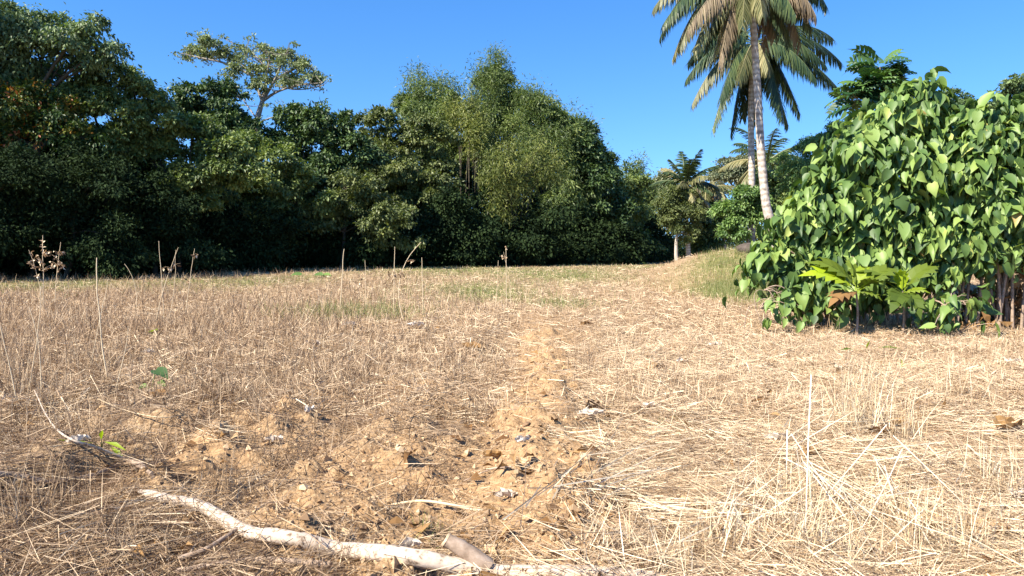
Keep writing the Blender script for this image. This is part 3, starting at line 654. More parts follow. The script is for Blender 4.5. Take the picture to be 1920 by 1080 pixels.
bamboo('yellowish bamboo spray hanging over the dark foot of the wood', 58, 960, [(960, 275, -2), (930, 285, -2), (990, 285, -2), (1030, 280, -2), (1045, 300, -1), (940, 320, -2), (910, 310, -2), (960, 345, -2), (945, 370, -2)], M['bamboo_y'], dens=7, csize=.34, lsize=.28)
bamboo('far bamboo at the low right end of the wood', 84, 1195, [(1185, 315, 0), (1200, 325, 0), (1175, 335, -1), (1215, 350, 0), (1195, 365, -1), (1225, 370, 0), (1180, 390, -2), (1210, 410, -2)], M['bamboo'], csize=.55, lsize=.42)

# undergrowth along the foot of the wood (uncountable)
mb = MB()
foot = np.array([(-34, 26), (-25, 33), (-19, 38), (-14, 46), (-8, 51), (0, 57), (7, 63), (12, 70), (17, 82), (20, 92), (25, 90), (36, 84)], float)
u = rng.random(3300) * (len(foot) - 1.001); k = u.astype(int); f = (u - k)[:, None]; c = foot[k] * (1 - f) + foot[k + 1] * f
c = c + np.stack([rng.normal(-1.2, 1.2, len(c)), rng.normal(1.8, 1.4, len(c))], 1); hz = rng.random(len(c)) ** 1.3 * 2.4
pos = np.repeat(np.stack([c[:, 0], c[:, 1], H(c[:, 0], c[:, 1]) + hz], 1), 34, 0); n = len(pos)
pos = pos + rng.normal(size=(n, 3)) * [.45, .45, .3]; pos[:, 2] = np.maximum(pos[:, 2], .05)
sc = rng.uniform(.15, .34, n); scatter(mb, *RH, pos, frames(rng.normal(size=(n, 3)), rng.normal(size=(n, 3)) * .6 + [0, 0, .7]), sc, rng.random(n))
o = mb.build('undergrowth', M['deep']); tag(o, 'shade-darkened tangled undergrowth along the foot of the wood', 'undergrowth', kind='stuff')

# ------------------------------------------------------------------ palms
def frond_mesh(p0, d0, L_, grav, nleaf=64, leaf=.75, hang=.6, rr=.03, width=.035, twist=0.0, sparse=0.0):
    mb = MB(); N = 26
    if len(np.shape(d0)) == 2:
        u_ = np.linspace(0, 1, N + 1)[:, None]; c_, e_ = d0; pts = p0 * (1 - u_) ** 2 + c_ * 2 * u_ * (1 - u_) + e_ * u_ ** 2
    else:
        p = np.array(p0, float); d = norm(np.array(d0, float)); pts = [p.copy()]; ds = L_ / N
        for k in range(N):
            d = norm(d + np.array([0, 0, -1]) * grav * ds * (.4 + 1.3 * k / N)); p = p + d * ds; pts.append(p.copy())
    pts = np.array(pts); tube(mb, pts, np.linspace(rr, rr * .15, N + 1), 5, r=.8, cap=False)
    tan = norm(np.gradient(pts, axis=0)); side = norm(np.cross(tan, [0, 0, 1.0]) + 1e-5); side = norm(side * cos(twist) + np.cross(tan, side) * sin(twist))
    t = np.linspace(.14, .995, nleaf); u = t * N; i = np.minimum(u.astype(int), N - 1); f = (u - i)[:, None]
    c = pts[i] * (1 - f) + pts[i + 1] * f; T = tan[i]; Sd = side[i]
    prof = np.interp(t, [.14, .25, .5, .75, 1], [.55, .9, 1, .8, .35])
    base = rng.random()
    for s in (-1, 1):
        k = rng.random(nleaf) > sparse; n = k.sum()
        ln = leaf * prof[k] * rng.uniform(.8, 1.1, n)
        dd = norm(Sd[k] * s * .9 + T[k] * (.45 + .5 * t[k])[:, None] + np.array([0, 0, -1]) * hang * rng.uniform(.6, 1.3, n)[:, None] + rng.normal(size=(n, 3)) * .09)
        nn = norm(np.cross(dd, T[k]) * s + np.array([0, 0, .3]))
        tm = ([(0, -.35, 0), (0, .35, 0), (.4, -.5, .0), (.4, .5, .0), (.75, -.35, -.07), (.75, .35, -.07), (1, 0, -.2)], [(0, 2, 3), (0, 3, 1), (2, 4, 5), (2, 5, 3), (4, 6, 5)])
        scatter(mb, *tm, c[k], frames(dd, nn), np.stack([ln, np.full(n, width), ln], 1), np.clip(base * .4 + rng.random(n) * .6, 0, 1))
    return mb

def palm(name, label, Y, path, radii, fronds, nuts=10, group=None, sides=14, leaf=.75, width=.035, nl=64, rings=True):
    base = P(path[0][0], path[0][1], Y); base[2] = min(base[2], H1(base[0], Y) - .1)
    t = thing(name, base, label, 'palm tree', group)
    pts = [np.zeros(3)] + [P(a, b, Y) - base for a, b in path[1:]]
    n = 110 if rings else 30; sp = smooth_path(pts, n); rad = np.interp(np.linspace(0, 1, n), np.linspace(0, 1, len(radii)), radii)
    if rings: rad = rad * .80 * (1 + .014 * ((np.arange(n) % 3) == 0) + rng.normal(0, .012, n))
    tb = MB(); tube(tb, sp, rad, sides, jit=.05); tb.build('trunk', M['palm_bark'], t)
    top = sp[-1]
    for (az, el, L_, g, kind) in fronds:
        if az is None:
            (c1, c2), (e1, e2, dy) = el; cc = P(c1, c2, Y + dy * .5) - base; ee = P(e1, e2, Y + dy) - base
            m = frond_mesh(top, np.array([cc, ee]), 0, 0, 92, leaf * 1.15, hang={'g': 1.25, 'y': 1.6, 'd': 1.8}[kind] * rng.uniform(.8, 1.2), width=width, sparse={'g': 0, 'y': .03, 'd': .2}[kind])
            m.build('frond', M['palm_' + kind], t); continue
        az = R(az); el = R(el); d = np.array([cos(az) * cos(el), sin(az) * cos(el), sin(el)])
        m = frond_mesh(top + d * .12, d, L_, g, nl, leaf, hang={'g': .55, 'y': .8, 'd': 1.3}[kind] * rng.uniform(.8, 1.2), rr=.035 * width / .035, width=width, sparse={'g': 0, 'y': .05, 'd': .3}[kind])
        m.build('frond', M['palm_' + kind], t)
    if nuts:
        bpy_sph = ([], [])
        for k in range(nuts):
            a = rng.uniform(0, 2 * pi); r_ = rng.uniform(.18, .38); c = top + np.array([cos(a) * r_, sin(a) * r_, -.25 - rng.uniform(0, .3)])
            nb = MB(); th = np.linspace(0, pi, 7); pts_ = c + np.stack([0 * th, 0 * th, -np.cos(th) * .13], 1); tube(nb, pts_, np.maximum(np.sin(th) * .10, .004), 9); nb.build('coconut', M['nut'], t)
    return t

def FR(c, e, k): return (None, (c, e), 0, 0, k)
# azimuth: 0 = right, 90 = away, 180 = left, 270 = towards the camera
palm('coconut_palm', 'near coconut palm with bright curved trunk, crown cut by the top of the picture', 25,
     [(1462, 462), (1446, 425), (1436, 380), (1428, 300), (1422, 200), (1416, 100), (1412, 40), (1409, -25)], [.26, .20, .175, .16, .15, .14, .13, .12],
     [FR(c, e, k) for c, e, k in [((1290, -80), (1238, 70, .8), 'g'), ((1320, -60), (1262, 108, 1), 'y'), ((1350, -60), (1288, 60, -1.8), 'd'), ((1372, -50), (1338, 105, .3), 'y'), ((1460, -50), (1492, 30, -1), 'g'), ((1425, -55), (1436, 88, 1.5), 'd'), ((1490, -60), (1530, 30, -.5), 'd'), ((1300, -95), (1226, 15, 0), 'y'), ((1310, -65), (1242, 48, -1), 'g'), ((1330, -70), (1275, 90, -1), 'y'), ((1345, -50), (1300, 98, -1.5), 'y'), ((1360, -60), (1322, 88, 1), 'g'), ((1375, -45), (1350, 122, -1.5), 'd'),
      ((1385, -40), (1366, 80, 1), 'g'), ((1398, -60), (1392, 48, -2.2), 'y'), ((1418, -60), (1430, 30, -2.4), 'y'), ((1440, -55), (1452, 72, 1), 'd'), ((1450, -45), (1482, 86, .5), 'g'), ((1470, -60), (1500, 88, 1), 'd'), ((1480, -70), (1522, 58, 1), 'g'), ((1380, -60), (1338, 60, 2), 'g'),
      ((1500, -90), (1550, 12, 0), 'g'), ((1510, -120), (1580, -25, .5), 'g'), ((1450, -80), (1470, 40, 1.5), 'g'), ((1340, -160), (1235, -90, .5), 'g'), ((1380, -200), (1310, -190, 1), 'g'), ((1480, -180), (1570, -120, .5), 'g'), ((1440, -220), (1490, -210, -.5), 'g'), ((1400, -140), (1390, -70, 3), 'g'), ((1430, -100), (1440, 20, 2.5), 'g'), ((1350, -120), (1262, -20, 1.5), 'y'), ((1430, -60), (1440, 50, 2), 'd')]], nuts=9, leaf=.88, width=.040)
palm('coconut_palm', 'far coconut palm directly behind the near one, its blue-green crown below the other', 34,
     [(1407, 468), (1410, 400), (1409, 300), (1408, 200), (1412, 110), (1415, 82)], [.23, .19, .17, .155, .15, .15],
     [FR(c, e, k) for c, e, k in [((1345, 55), (1286, 150, .5), 'g'), ((1350, 80), (1298, 195, -.5), 'y'), ((1375, 95), (1336, 243, -.5), 'g'), ((1390, 110), (1370, 252, .5), 'g'), ((1330, 50), (1290, 118, 2), 'g'), ((1400, 110), (1392, 222, 1), 'g'), ((1440, 100), (1478, 236, .5), 'g'), ((1455, 85), (1500, 215, 1), 'g'), ((1450, 95), (1465, 222, -1), 'g'),
      ((1500, 80), (1572, 166, .5), 'g'), ((1510, 40), (1578, 118, 1), 'g'), ((1480, 45), (1548, 122, -.5), 'g'), ((1440, 90), (1455, 190, 1.5), 'g'), ((1500, 20), (1562, 72, 1.5), 'g'), ((1370, 15), (1318, 66, 1.5), 'g'), ((1445, 0), (1490, 25, 1.5), 'g'), ((1410, -10), (1395, 30, 2.5), 'g'), ((1350, 30), (1300, 90, -1), 'g'),
      ((1380, 75), (1350, 190, -1.5), 'g'), ((1425, 70), (1440, 130, -2), 'y'), ((1405, 75), (1385, 150, -2), 'y'), ((1480, 65), (1530, 150, -1.5), 'g'), ((1415, 100), (1418, 230, 2), 'g')]], nuts=10, leaf=1.02, width=.050)
def auto_fronds(n, L_, lo=-30, hi=75, g=.3, kinds='gggggy', seed=0):
    r_ = np.random.default_rng(seed); return [((k * 137.5 + r_.uniform(-12, 12)) % 360, lo + (hi - lo) * (k + .5) / n, L_ * r_.uniform(.85, 1.1), g * r_.uniform(.8, 1.3), kinds[r_.integers(len(kinds))]) for k in range(n)]
palm('coconut_palm', 'distant coconut palm with upright fronds behind the white-trunked round tree', 58, [(1292, 475), (1288, 420), (1285, 345)], [.2, .15, .14],
     auto_fronds(20, 2.5, -35, 80, .3, 'ggggyy', 1), nuts=6, sides=8, nl=34, leaf=.8, width=.10, rings=False)
palm('coconut_palm', 'distant drooping palm right of the upright-fronded palm', 66, [(1345, 472), (1330, 420), (1325, 355)], [.2, .16, .14],
     auto_fronds(18, 3.0, -55, 45, .4, 'gydy', 2), nuts=0, sides=8, nl=30, leaf=.8, width=.11, rings=False)
palm('coconut_palm', 'distant palm with a thin leaning pale trunk', 60, [(1364, 478), (1355, 440), (1340, 395)], [.14, .13, .12],
     auto_fronds(14, 2.3, -50, 50, .5, 'gdyg', 3), nuts=0, sides=8, nl=28, leaf=.7, width=.10, rings=False)
palm('coconut_palm', 'distant palm crown showing between the two near trunks and the feathery tree', 52, [(1440, 470), (1440, 400), (1438, 305)], [.2, .16, .14],
     auto_fronds(18, 3.2, -45, 70, .35, 'ggyg', 4), nuts=0, sides=8, nl=30, leaf=.8, width=.10, rings=False)

# ------------------------------------------------------------------ middle distance right
RG = 'trees on the right side of the field'
make_tree('round_tree', 'small round olive tree on a short white trunk at the far end of the field', 'tree', 57, 1270, [(1268, 385, 36, 34), (1262, 420, 34, 28), (1285, 410, 28, 34), (1250, 400, 22, 30), (1290, 440, 20, 18)], M['olive'], 260, 60, .22, RH, .16, group=RG, trunk_r=.17, bark='bark_pale', trunk_top=(1269, 440))
make_tree('shrub', 'dark green shrubs under the distant palms', 'shrub', 60, 1335, [(1320, 440, 30, 32), (1345, 425, 28, 36), (1310, 465, 30, 18), (1360, 455, 26, 26)], M['dark'], 170, 50, .3, RH, .24, group=RG, trunk_r=.1)
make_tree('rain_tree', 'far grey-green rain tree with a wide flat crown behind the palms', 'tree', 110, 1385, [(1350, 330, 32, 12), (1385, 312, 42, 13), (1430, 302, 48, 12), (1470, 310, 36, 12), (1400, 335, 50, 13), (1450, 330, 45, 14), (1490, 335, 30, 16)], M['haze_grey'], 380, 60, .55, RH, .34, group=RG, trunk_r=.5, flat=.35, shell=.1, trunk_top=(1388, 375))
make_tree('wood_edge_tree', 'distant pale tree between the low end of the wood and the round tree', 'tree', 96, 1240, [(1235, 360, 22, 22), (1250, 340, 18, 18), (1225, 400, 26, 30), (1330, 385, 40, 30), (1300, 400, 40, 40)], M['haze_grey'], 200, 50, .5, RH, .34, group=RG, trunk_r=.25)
make_tree('vine', 'bright green creeper climbing the trunk of the far palm', 'climbing plant', 32.6, 1400, [(1392, 375, 30, 24), (1412, 395, 22, 40), (1380, 400, 26, 26), (1372, 430, 22, 22), (1420, 375, 16, 24)], M['feather'], 260, 60, .16, RH, .14, group=RG, trunk_r=.05)
make_tree('shrub', 'green shrubs on the bank right of the far palm trunk', 'shrub', 36, 1460, [(1450, 360, 30, 40), (1480, 400, 36, 50), (1440, 420, 26, 40), (1510, 430, 40, 40)], M['mid'], 260, 55, .26, RH, .18, group=RG, trunk_r=.1)
make_tree('feathery_tree', 'fine-leaved feathery tree sloping up behind the heart-leaved bush', 'tree', 29, 1560, [(1500, 300, 32, 22), (1540, 275, 40, 22), (1580, 250, 38, 22), (1620, 235, 40, 26), (1520, 330, 48, 26), (1570, 310, 50, 34), (1510, 370, 46, 26), (1640, 280, 50, 50), (1560, 380, 50, 40)], M['feather'], 480, 110, .20, RH, .085, group=RG, trunk_r=.16, flat=.3, droop=.8)
make_tree('feathery_tree', 'tuft of fine-leaved tree showing over the top right of the bush', 'tree', 26, 1790, [(1795, 185, 30, 13), (1770, 200, 24, 14), (1840, 200, 30, 12), (1800, 230, 60, 30)], M['dark'], 120, 80, .16, RH, .09, group=RG, trunk_r=.12, flat=.3)
make_tree('feathery_tree', 'blue-green tree at the right edge of the picture', 'tree', 22, 1935, [(1915, 175, 34, 22), (1950, 190, 50, 50), (1900, 215, 30, 20), (1940, 270, 50, 50)], M['left_big'], 160, 80, .16, RH, .11, group=RG, trunk_r=.14, flat=.35)

def breadfruit_tree():
    Y = 19; b = P(1655, 470, Y); base = np.array([b[0], Y, H1(b[0], Y)]); t = thing('breadfruit_tree', base, 'breadfruit tree with dark lobed leaves standing up above the heart-leaved bush', 'tree')
    q = lambda px, py, dy=0: P(px, py, Y + dy) - base
    tb = MB(); tube(tb, smooth_path([q(1660, 600), q(1655, 400), q(1652, 240), q(1655, 170)], 16), np.linspace(.09, .035, 16), 8); mb = MB()
    for k, (px, py) in enumerate([(1655, 150), (1630, 165), (1680, 160), (1610, 190), (1650, 125), (1640, 200), (1600, 180), (1690, 190)]):
        e = q(px, py, rng.uniform(-.4, .4)); tube(tb, curve(q(1653, 230), e, (0, 0, .05), 6), np.linspace(.03, .012, 6), 6)
        n = 11; a = rng.uniform(0, 2 * pi, n); el = rng.uniform(-.35, .8, n)
        d = np.stack([np.cos(a) * np.cos(el), np.sin(a) * np.cos(el), np.sin(el)], 1); s = rng.uniform(.6, .85, n)
        scatter(mb, *LOBED, np.repeat(e[None], n, 0) + d * .05, frames(d, np.tile([0, 0, 1.], (n, 1)) + rng.normal(size=(n, 3)) * .3), np.stack([s, s * .9, s], 1), rng.random(n))
    tb.build('trunk', M['bark'], t); mb.build('crown', M['bread'], t)
breadfruit_tree()

# young pointed-leaf plants on the left flank of the bush
def rosette(name, label, cat, px, py, Y, n, ln, mat, wd=.5, el=(.1, 1.2), tmpl=LEAF, group=None, stem=True):
    top = P(px, py, Y); g = H1(top[0], Y); base = np.array([top[0], Y, g]); t = thing(name, base, label, cat, group)
    tb = MB(); tp = top - base; tube(tb, curve((0, 0, -.03), tp, rng.normal(0, .03, 3)), np.linspace(.02, .01, 7), 6); tb.build('stem', M['stick'], t)
    mb = MB(); a = rng.uniform(0, 2 * pi, n); e = rng.uniform(*el, n); d = np.stack([np.cos(a) * np.cos(e), np.sin(a) * np.cos(e), np.sin(e)], 1)
    s = ln * rng.uniform(.7, 1.15, n); o_ = tp[None] - np.array([0, 0, 1]) * rng.uniform(0, .25, n)[:, None] * min(1, tp[2])
    scatter(mb, *tmpl, o_, frames(d, np.tile([0, 0, 1.], (n, 1)) + rng.normal(size=(n, 3)) * .25), np.stack([s, s * wd, s], 1), rng.random(n)); mb.build('leaves', mat, t); return t
rosette('pointed_leaf_shrub', 'yellow-green pointed-leaf plant against the feathery tree', 'plant', 1518, 345, 21, 34, .5, M['young'], .32, group='pointed-leaf plants')

# ------------------------------------------------------------------ the big heart-leaved bush
def heart_leaves(mb, pos, out, size, mi=0):
    n = len(pos); nn = norm(out * .9 + np.array([0, 0, .45]) + rng.normal(size=(n, 3)) * .55)
    d = np.array([0, 0, -1.]) + out * .5 + rng.normal(size=(n, 3)) * .42
    scatter(mb, *HEART, pos, frames(d, nn), size[:, None] * np.stack([rng.uniform(.95, 1.15, n), rng.uniform(.7, 1.05, n), rng.uniform(.5, 2.8, n)], 1), np.clip(rng.beta(1.5, 1.9, n), 0, 1), smooth=True, mi=mi)

def big_bush(label, Y, bpx, specs, n, size, stems, group=None):
    b = P(bpx, 600, Y); base = np.array([b[0], Y, H1(b[0], Y)]); t = thing('heart_leaved_bush', base, label, 'bush', group)
    LB = np.array(px_lobes(specs, Y, base)); wt = LB[:, 3] * LB[:, 5]; wt /= wt.sum(); ns = max(4, n // 10); li = rng.choice(len(LB), ns, p=wt)
    u = norm(rng.normal(size=(ns, 3)) + np.array([0, -.45, .1])); rad = rng.uniform(.55, 1.12, ns) * np.where(rng.random(ns) < .12, 1.16, 1)
    sp_ = LB[li, :3] + u * LB[li, 3:6] * rad[:, None]; si = np.repeat(np.arange(ns), 10)[:n]; n = len(si)
    off = rng.normal(size=(n, 3)) * np.array([.15, .15, .14]); u = norm(u[si] + off * 3.2); li = li[si]
    pos = sp_[si] + off + np.array([0, 0, -.35]) * (off[:, :2] ** 2).sum(1)[:, None] / .15
    inside = np.zeros(n, bool)
    for j, l in enumerate(LB): inside |= (((pos - l[:3]) / l[3:6]) ** 2).sum(1) < .30
    k = ~inside | (rng.random(n) < .12); pos = pos[k]; u = u[k]; pos[:, 2] = np.maximum(pos[:, 2], .25)
    mb = MB(); s = size * np.clip(rng.lognormal(0, .34, len(pos)), .35, 1.55); heart_leaves(mb, pos, u, s); mb.build('leaves', M['big'], t)
    tb = MB()
    for i in range(stems):
        l = LB[i % len(LB)]; e = l[:3] + rng.normal(size=3) * l[3:6] * .4; s0 = np.array([e[0] * .75 + rng.normal(0, .3), e[1] * .3, 0])
        sp = curve(s0, e, (rng.normal(0, .15), 0, .25), 9); tube(tb, sp, np.linspace(.032, .012, 9) * (1 if n > 500 else .3), 6, seed=i)
        for j in range(10):
            q = pos[rng.integers(len(pos))]; k_ = np.argmin(np.linalg.norm(sp - q, axis=1))
            if np.linalg.norm(sp[k_] - q) < 1.2: tube(tb, curve(sp[k_], q, (0, 0, .08), 5), np.linspace(.010, .004, 5), 4, cap=False)
    tb.build('stems', M['stick'], t); return t
big_bush('huge heart-leaved bush filling the right of the picture', 14.3, 1700,
    [(1690, 215, 55, 45), (1720, 185, 36, 34), (1640, 225, 50, 40), (1780, 245, 50, 34), (1600, 285, 55, 45), (1680, 310, 80, 60), (1780, 310, 75, 60), (1560, 370, 60, 45), (1640, 400, 80, 65), (1740, 420, 90, 60),
     (1500, 415, 42, 30), (1525, 460, 58, 38), (1455, 465, 34, 24), (1425, 490, 26, 20), (1590, 480, 70, 50), (1690, 480, 70, 42), (1495, 505, 40, 34), (1560, 530, 55, 34), (1650, 520, 50, 30), (1800, 390, 60, 60)], 9000, .205, 26, 'heart-leaved bushes at the right')
big_bush('second heart-leaved bush at the right edge over dry brown stalks', 14.0, 1860,
    [(1855, 225, 45, 34), (1900, 240, 40, 34), (1840, 290, 60, 50), (1910, 320, 50, 60), (1850, 370, 60, 55), (1920, 420, 50, 60), (1840, 440, 60, 40), (1780, 470, 45, 32), (1960, 330, 60, 90)], 4600, .195, 14, 'heart-leaved bushes at the right')
big_bush('low heart-leaved seedling hanging at the foot of the bush on the right', 12.6, 1795,
    [(1795, 560, 38, 24), (1830, 575, 22, 16), (1770, 580, 16, 14)], 90, .18, 3, 'heart-leaved bushes at the right')
big_bush('low hanging heart-leaved shoot at the left foot of the bush', 13.2, 1450, [(1445, 545, 18, 22), (1425, 575, 10, 10), (1480, 560, 22, 20)], 34, .16, 2, 'heart-leaved bushes at the right')

# breadfruit saplings before the bush
def sapling(label, px, y0, y1, leaves, mats, brown=()):
    b = G(px, y0); t = thing('breadfruit_sapling', b, label, 'sapling', 'young breadfruit saplings before the bush')
    Y = b[1]; tp = P(px, y1, Y) - b; tb = MB(); tube(tb, curve((0, 0, -.03), tp, (.03, 0, 0), 8), np.linspace(.022, .014, 8), 7, jit=.1); tb.build('stem', M['stick'], t)
    for k, (qx, qy, dy, r_) in enumerate(leaves):
        e = P(qx, qy, Y + dy) - b; d = e - tp; ln = np.linalg.norm(d); mb = MB()
        org = tp + d * .06 - np.array([0, 0, .02 * (k % 4)])
        scatter(mb, *BROAD, org[None], frames(d[None] + np.array([[0, 0, .12]]), np.array([[0.1, -.35, 1.]]) + rng.normal(size=(1, 3)) * .2), np.array([[ln, ln * .85, ln]]), np.array([r_]))
        tube(mb, curve(tp - np.array([0, 0, .03]), org + d * .5, (0, 0, .02), 5), np.linspace(.007, .003, 5), 4, r=.9)
        mb.build('leaf', mats[1] if k in brown else mats[0], t)
sapling('breadfruit sapling with broad yellow-green lobed leaves and one brown leaf', 1605, 636, 545, [(1530, 485, -.1, .45), (1517, 505, -.2, .95), (1572, 570, -.15, .2), (1560, 560, -.4, .4), (1680, 500, .0, .4), (1625, 495, .2, .7), (1650, 560, -.3, .4), (1600, 480, .3, .5), (1655, 530, -.5, .3)], (M['young'], M['brownleaf']), (2, 3))
sapling('breadfruit sapling with an upright bright yellow bud left of the seedling', 1692, 630, 545, [(1755, 495, 0, .4), (1610, 500, .1, .3), (1686, 500, -.05, .98), (1740, 545, -.3, .6), (1725, 590, -.5, .2), (1680, 575, -.6, .15), (1660, 545, .2, .3)], (M['young'], M['brownleaf']))

# dry stalks under the right bush
def stalk_clump(label, px, py, n, h, sx, sy, mat, lean=.25, wd=.012, group='clumps of dry stalks', name='dry_stalk_clump'):
    b = G(px, py); t = thing(name, b, label, 'dry plant', group); mb = MB()
    x = b[0] + rng.normal(0, sx, n); y = b[1] + rng.normal(0, sy, n); z = H(x, y) - b[2] - .01
    standing(mb, x - b[0], y - b[1], h * rng.uniform(.45, 1.1, n), rng.uniform(.5, 1.3, n) * wd, np.clip(rng.normal(.5, .25, n), 0, 1), lean=lean, tmpl=BL3, z=z, curl=.8)
    mb.build('stalks', mat, t); return t
def dead_clump(label, px, py, n, h, sx, sy, lean, nl):
    t = stalk_clump(label, px, py, n, h, sx, sy, M['twig'], lean, .022, name='dead_leaf_clump'); b = np.array(t.location); mb = MB()
    pos = np.stack([rng.normal(0, sx, nl), rng.normal(-.1, sy, nl), rng.uniform(.02, h * .85, nl)], 1); pos[:, 2] += H(pos[:, 0] + b[0], pos[:, 1] + b[1]) - b[2]
    d = norm(rng.normal(size=(nl, 3)) * .6 + [0, 0, -.8]); sc = rng.uniform(.10, .34, nl)
    scatter(mb, *LEAF, pos, frames(d, rng.normal(size=(nl, 3)) + [-.3, -.7, .2]), np.stack([sc, sc * rng.uniform(.3, .9, nl), sc * 2], 1), rng.random(nl)); mb.build('dead_leaves', M['brownleaf'], t); return t
dead_clump('tall clump of brown dry stalks and hanging dead leaves at the right edge', 1895, 615, 60, 1.5, .32, .3, .25, 420)
dead_clump('lower clump of dry stalks and dead leaves in the shade left of the right-edge clump', 1825, 612, 45, .9, .3, .3, .4, 240)
dead_clump('short heap of pale dead leaves at the foot of the bush', 1785, 622, 30, .3, .35, .2, .9, 130)
stalk_clump('tangle of dry twigs under the breadfruit saplings', 1640, 620, 240, .45, .8, .25, M['twig'], .9, .008)
stalk_clump('tangle of grey twigs under the left side of the bush', 1530, 605, 200, .4, .7, .25, M['twig'], .9, .008)

# dark stone at the foot of the far palm
sb = MB(); N_ = 14; th = np.linspace(0, pi, 9); b = P(1404, 466, 30); b[2] = H1(b[0], 30)
pts = np.stack([0 * th, 0 * th, -np.cos(th) * .28 + .12], 1); tube(sb, pts, np.maximum(np.sin(th) * .5, .01), 12, jit=.35, seed=4); st = sb.build('stone', M['stone']); st.location = b
tag(st, 'dark weathered stump-like stone on the bank at the foot of the far palm', 'stone')

# ------------------------------------------------------------------ foreground wood
def gp(px, py, up): return G(px, py, up)
b = gp(262, 938, 0); t = thing('fallen_log', b, 'long bleached fallen log across the bottom left, with a hollow cut stub', 'log')
pth = [gp(258, 934, .02) - b, gp(300, 953, .04) - b, gp(380, 982, .05) - b, gp(460, 1019, .05) - b, gp(540, 1042, .052) - b, gp(640, 1058, .045) - b, gp(760, 1075, .04) - b, gp(930, 1100, .03) - b, gp(1100, 1092, .02) - b, gp(1240, 1100, .02) - b]
sp = smooth_path(pth, 60); rd = np.interp(np.linspace(0, 1, 60), [0, .06, .2, .45, .8, 1], [.009, .023, .030, .036, .038, .036]) * (1 + rng.normal(0, .03, 60))
mb = MB(); tube(mb, sp, rd, 16, jit=.20, seed=9); mb.build('trunk', M['log'], t)
q0 = gp(915, 1085, .03) - b; q1 = P(836, 1012, 3.24) - b; d_ = norm(q1 - q0)
mb = MB(); tube(mb, curve(q0, q1, (0, 0, .01), 10), np.linspace(.042, .030, 10), 12, jit=.08, seed=2, cap=False); stub = mb.build('branch_stub', M['stick'], t)
mb = MB(); tube(mb, [q1 - d_ * .004, q1 + d_ * .006], [.033, .031], 12, jit=.1); mb.build('cut_face', M['cutwood'], stub)
mb = MB(); tube(mb, [q1 + d_ * .004, q1 + d_ * .009], [.013, .012], 8, jit=.3); mb.build('hollow', M['hole_shade'], stub)  # solid dark disc on the cut face, painted as the shaded opening
b = gp(240, 890, 0); t = thing('dead_branch', b, 'forked dead branch with a pale thin prong and a knob, left of the log', 'branch')
mb = MB(); tube(mb, smooth_path([gp(-60, 905, .03) - b, gp(20, 918, .03) - b, gp(90, 918, .03) - b, gp(170, 905, .035) - b, gp(245, 888, .04) - b, gp(285, 908, .03) - b], 30), np.interp(np.linspace(0, 1, 30), [0, .7, .85, 1], [.017, .020, .026, .012]), 9, jit=.12, seed=1); mb.build('branch', M['stick'], t)
mb = MB(); tube(mb, smooth_path([gp(66, 770, .16) - b, gp(90, 812, .12) - b, gp(125, 850, .10) - b, gp(190, 880, .06) - b, gp(240, 893, .045) - b], 24), np.linspace(.004, .010, 24), 7, jit=.12); mb.build('prong', M['log'], t)
def stick(label, pts, r0, r1, mat, name='stick'):
    b = gp(*pts[0][:2], 0); mb = MB(); n = 16; tube(mb, smooth_path([gp(*p) - b for p in pts], n), np.linspace(r0, r1, n) * (1 + rng.normal(0, .05, n)), 8, jit=.15, seed=int(pts[0][0]))
    o = mb.build(name, mat); o.location = b; return tag(o, label, 'stick', 'loose sticks on the soil')
stick('short brown stick leaning on the log at the bottom left', [(335, 1072, .03), (390, 1048, .05), (445, 1020, .07)], .014, .011, M['stick'])
stick('thin pale split stick lying left of the small tuft at the bottom centre', [(735, 957, .02), (800, 962, .025), (905, 966, .02)], .007, .010, M['straw_y'])
stick('thick pale stick at the bottom edge below the log', [(330, 1080, .02), (480, 1068, .03), (620, 1078, .03)], .012, .016, M['stick'])
stick('dark curved twig on the soil in the middle of the field', [(885, 795, .02), (915, 788, .03), (932, 765, .06)], .007, .004, M['stick'])
stick('long thin pale twig lying across the left straw', [(180, 753, .03), (250, 790, .05), (330, 800, .04), (400, 790, .04)], .005, .003, M['straw_y'])
stick('thin brown twig crossing the bare soil', [(870, 908, .02), (920, 904, .03), (960, 898, .03)], .004, .005, M['stick'])
stick('straight pale stalk crossing the dead branch', [(90, 858, .03), (165, 856, .04)], .004, .005, M['straw_y'])

# ------------------------------------------------------------------ fallen leaves, bleached scraps, weeds
def curled_leaf(name, label, px, py, size, curl, rot, mat, group, r_=.5, crump=.06, rise=.02):
    b = gp(px, py, rise); nu, nv = 9, 6; V = []
    sd_ = np.random.default_rng(int(px * 7 + py)); 
    for i in range(nu):
        u_ = i / (nu - 1)
        for j in range(nv):
            v = j / (nv - 1) * 2 - 1; wd = .36 * sin(pi * (u_ * .88 + .07)) ** .8
            a = v * curl; V.append(((u_ - .5), wd * sin(a) / max(curl, .2), wd * (1 - cos(a)) / max(curl, .2) * 1.2 + .12 * (u_ - .5) ** 2 * 2))
    V = np.array(V) + sd_.normal(0, crump * .5, (len(V), 3)); V *= size; a = R(rot); V[:, :2] = V[:, :2] @ np.array([[cos(a), sin(a)], [-sin(a), cos(a)]]); V[:, 2] -= V[:, 2].min() - .002
    Fq = [(i * nv + j, (i + 1) * nv + j, (i + 1) * nv + j + 1, i * nv + j + 1) for i in range(nu - 1) for j in range(nv - 1)]
    mb = MB(); mb.add(V, Fq, r_, False); o = mb.build(name, mat); o.location = b
    return tag(o, label, 'leaf', group)
g1 = 'curled brown dead leaves on the straw'
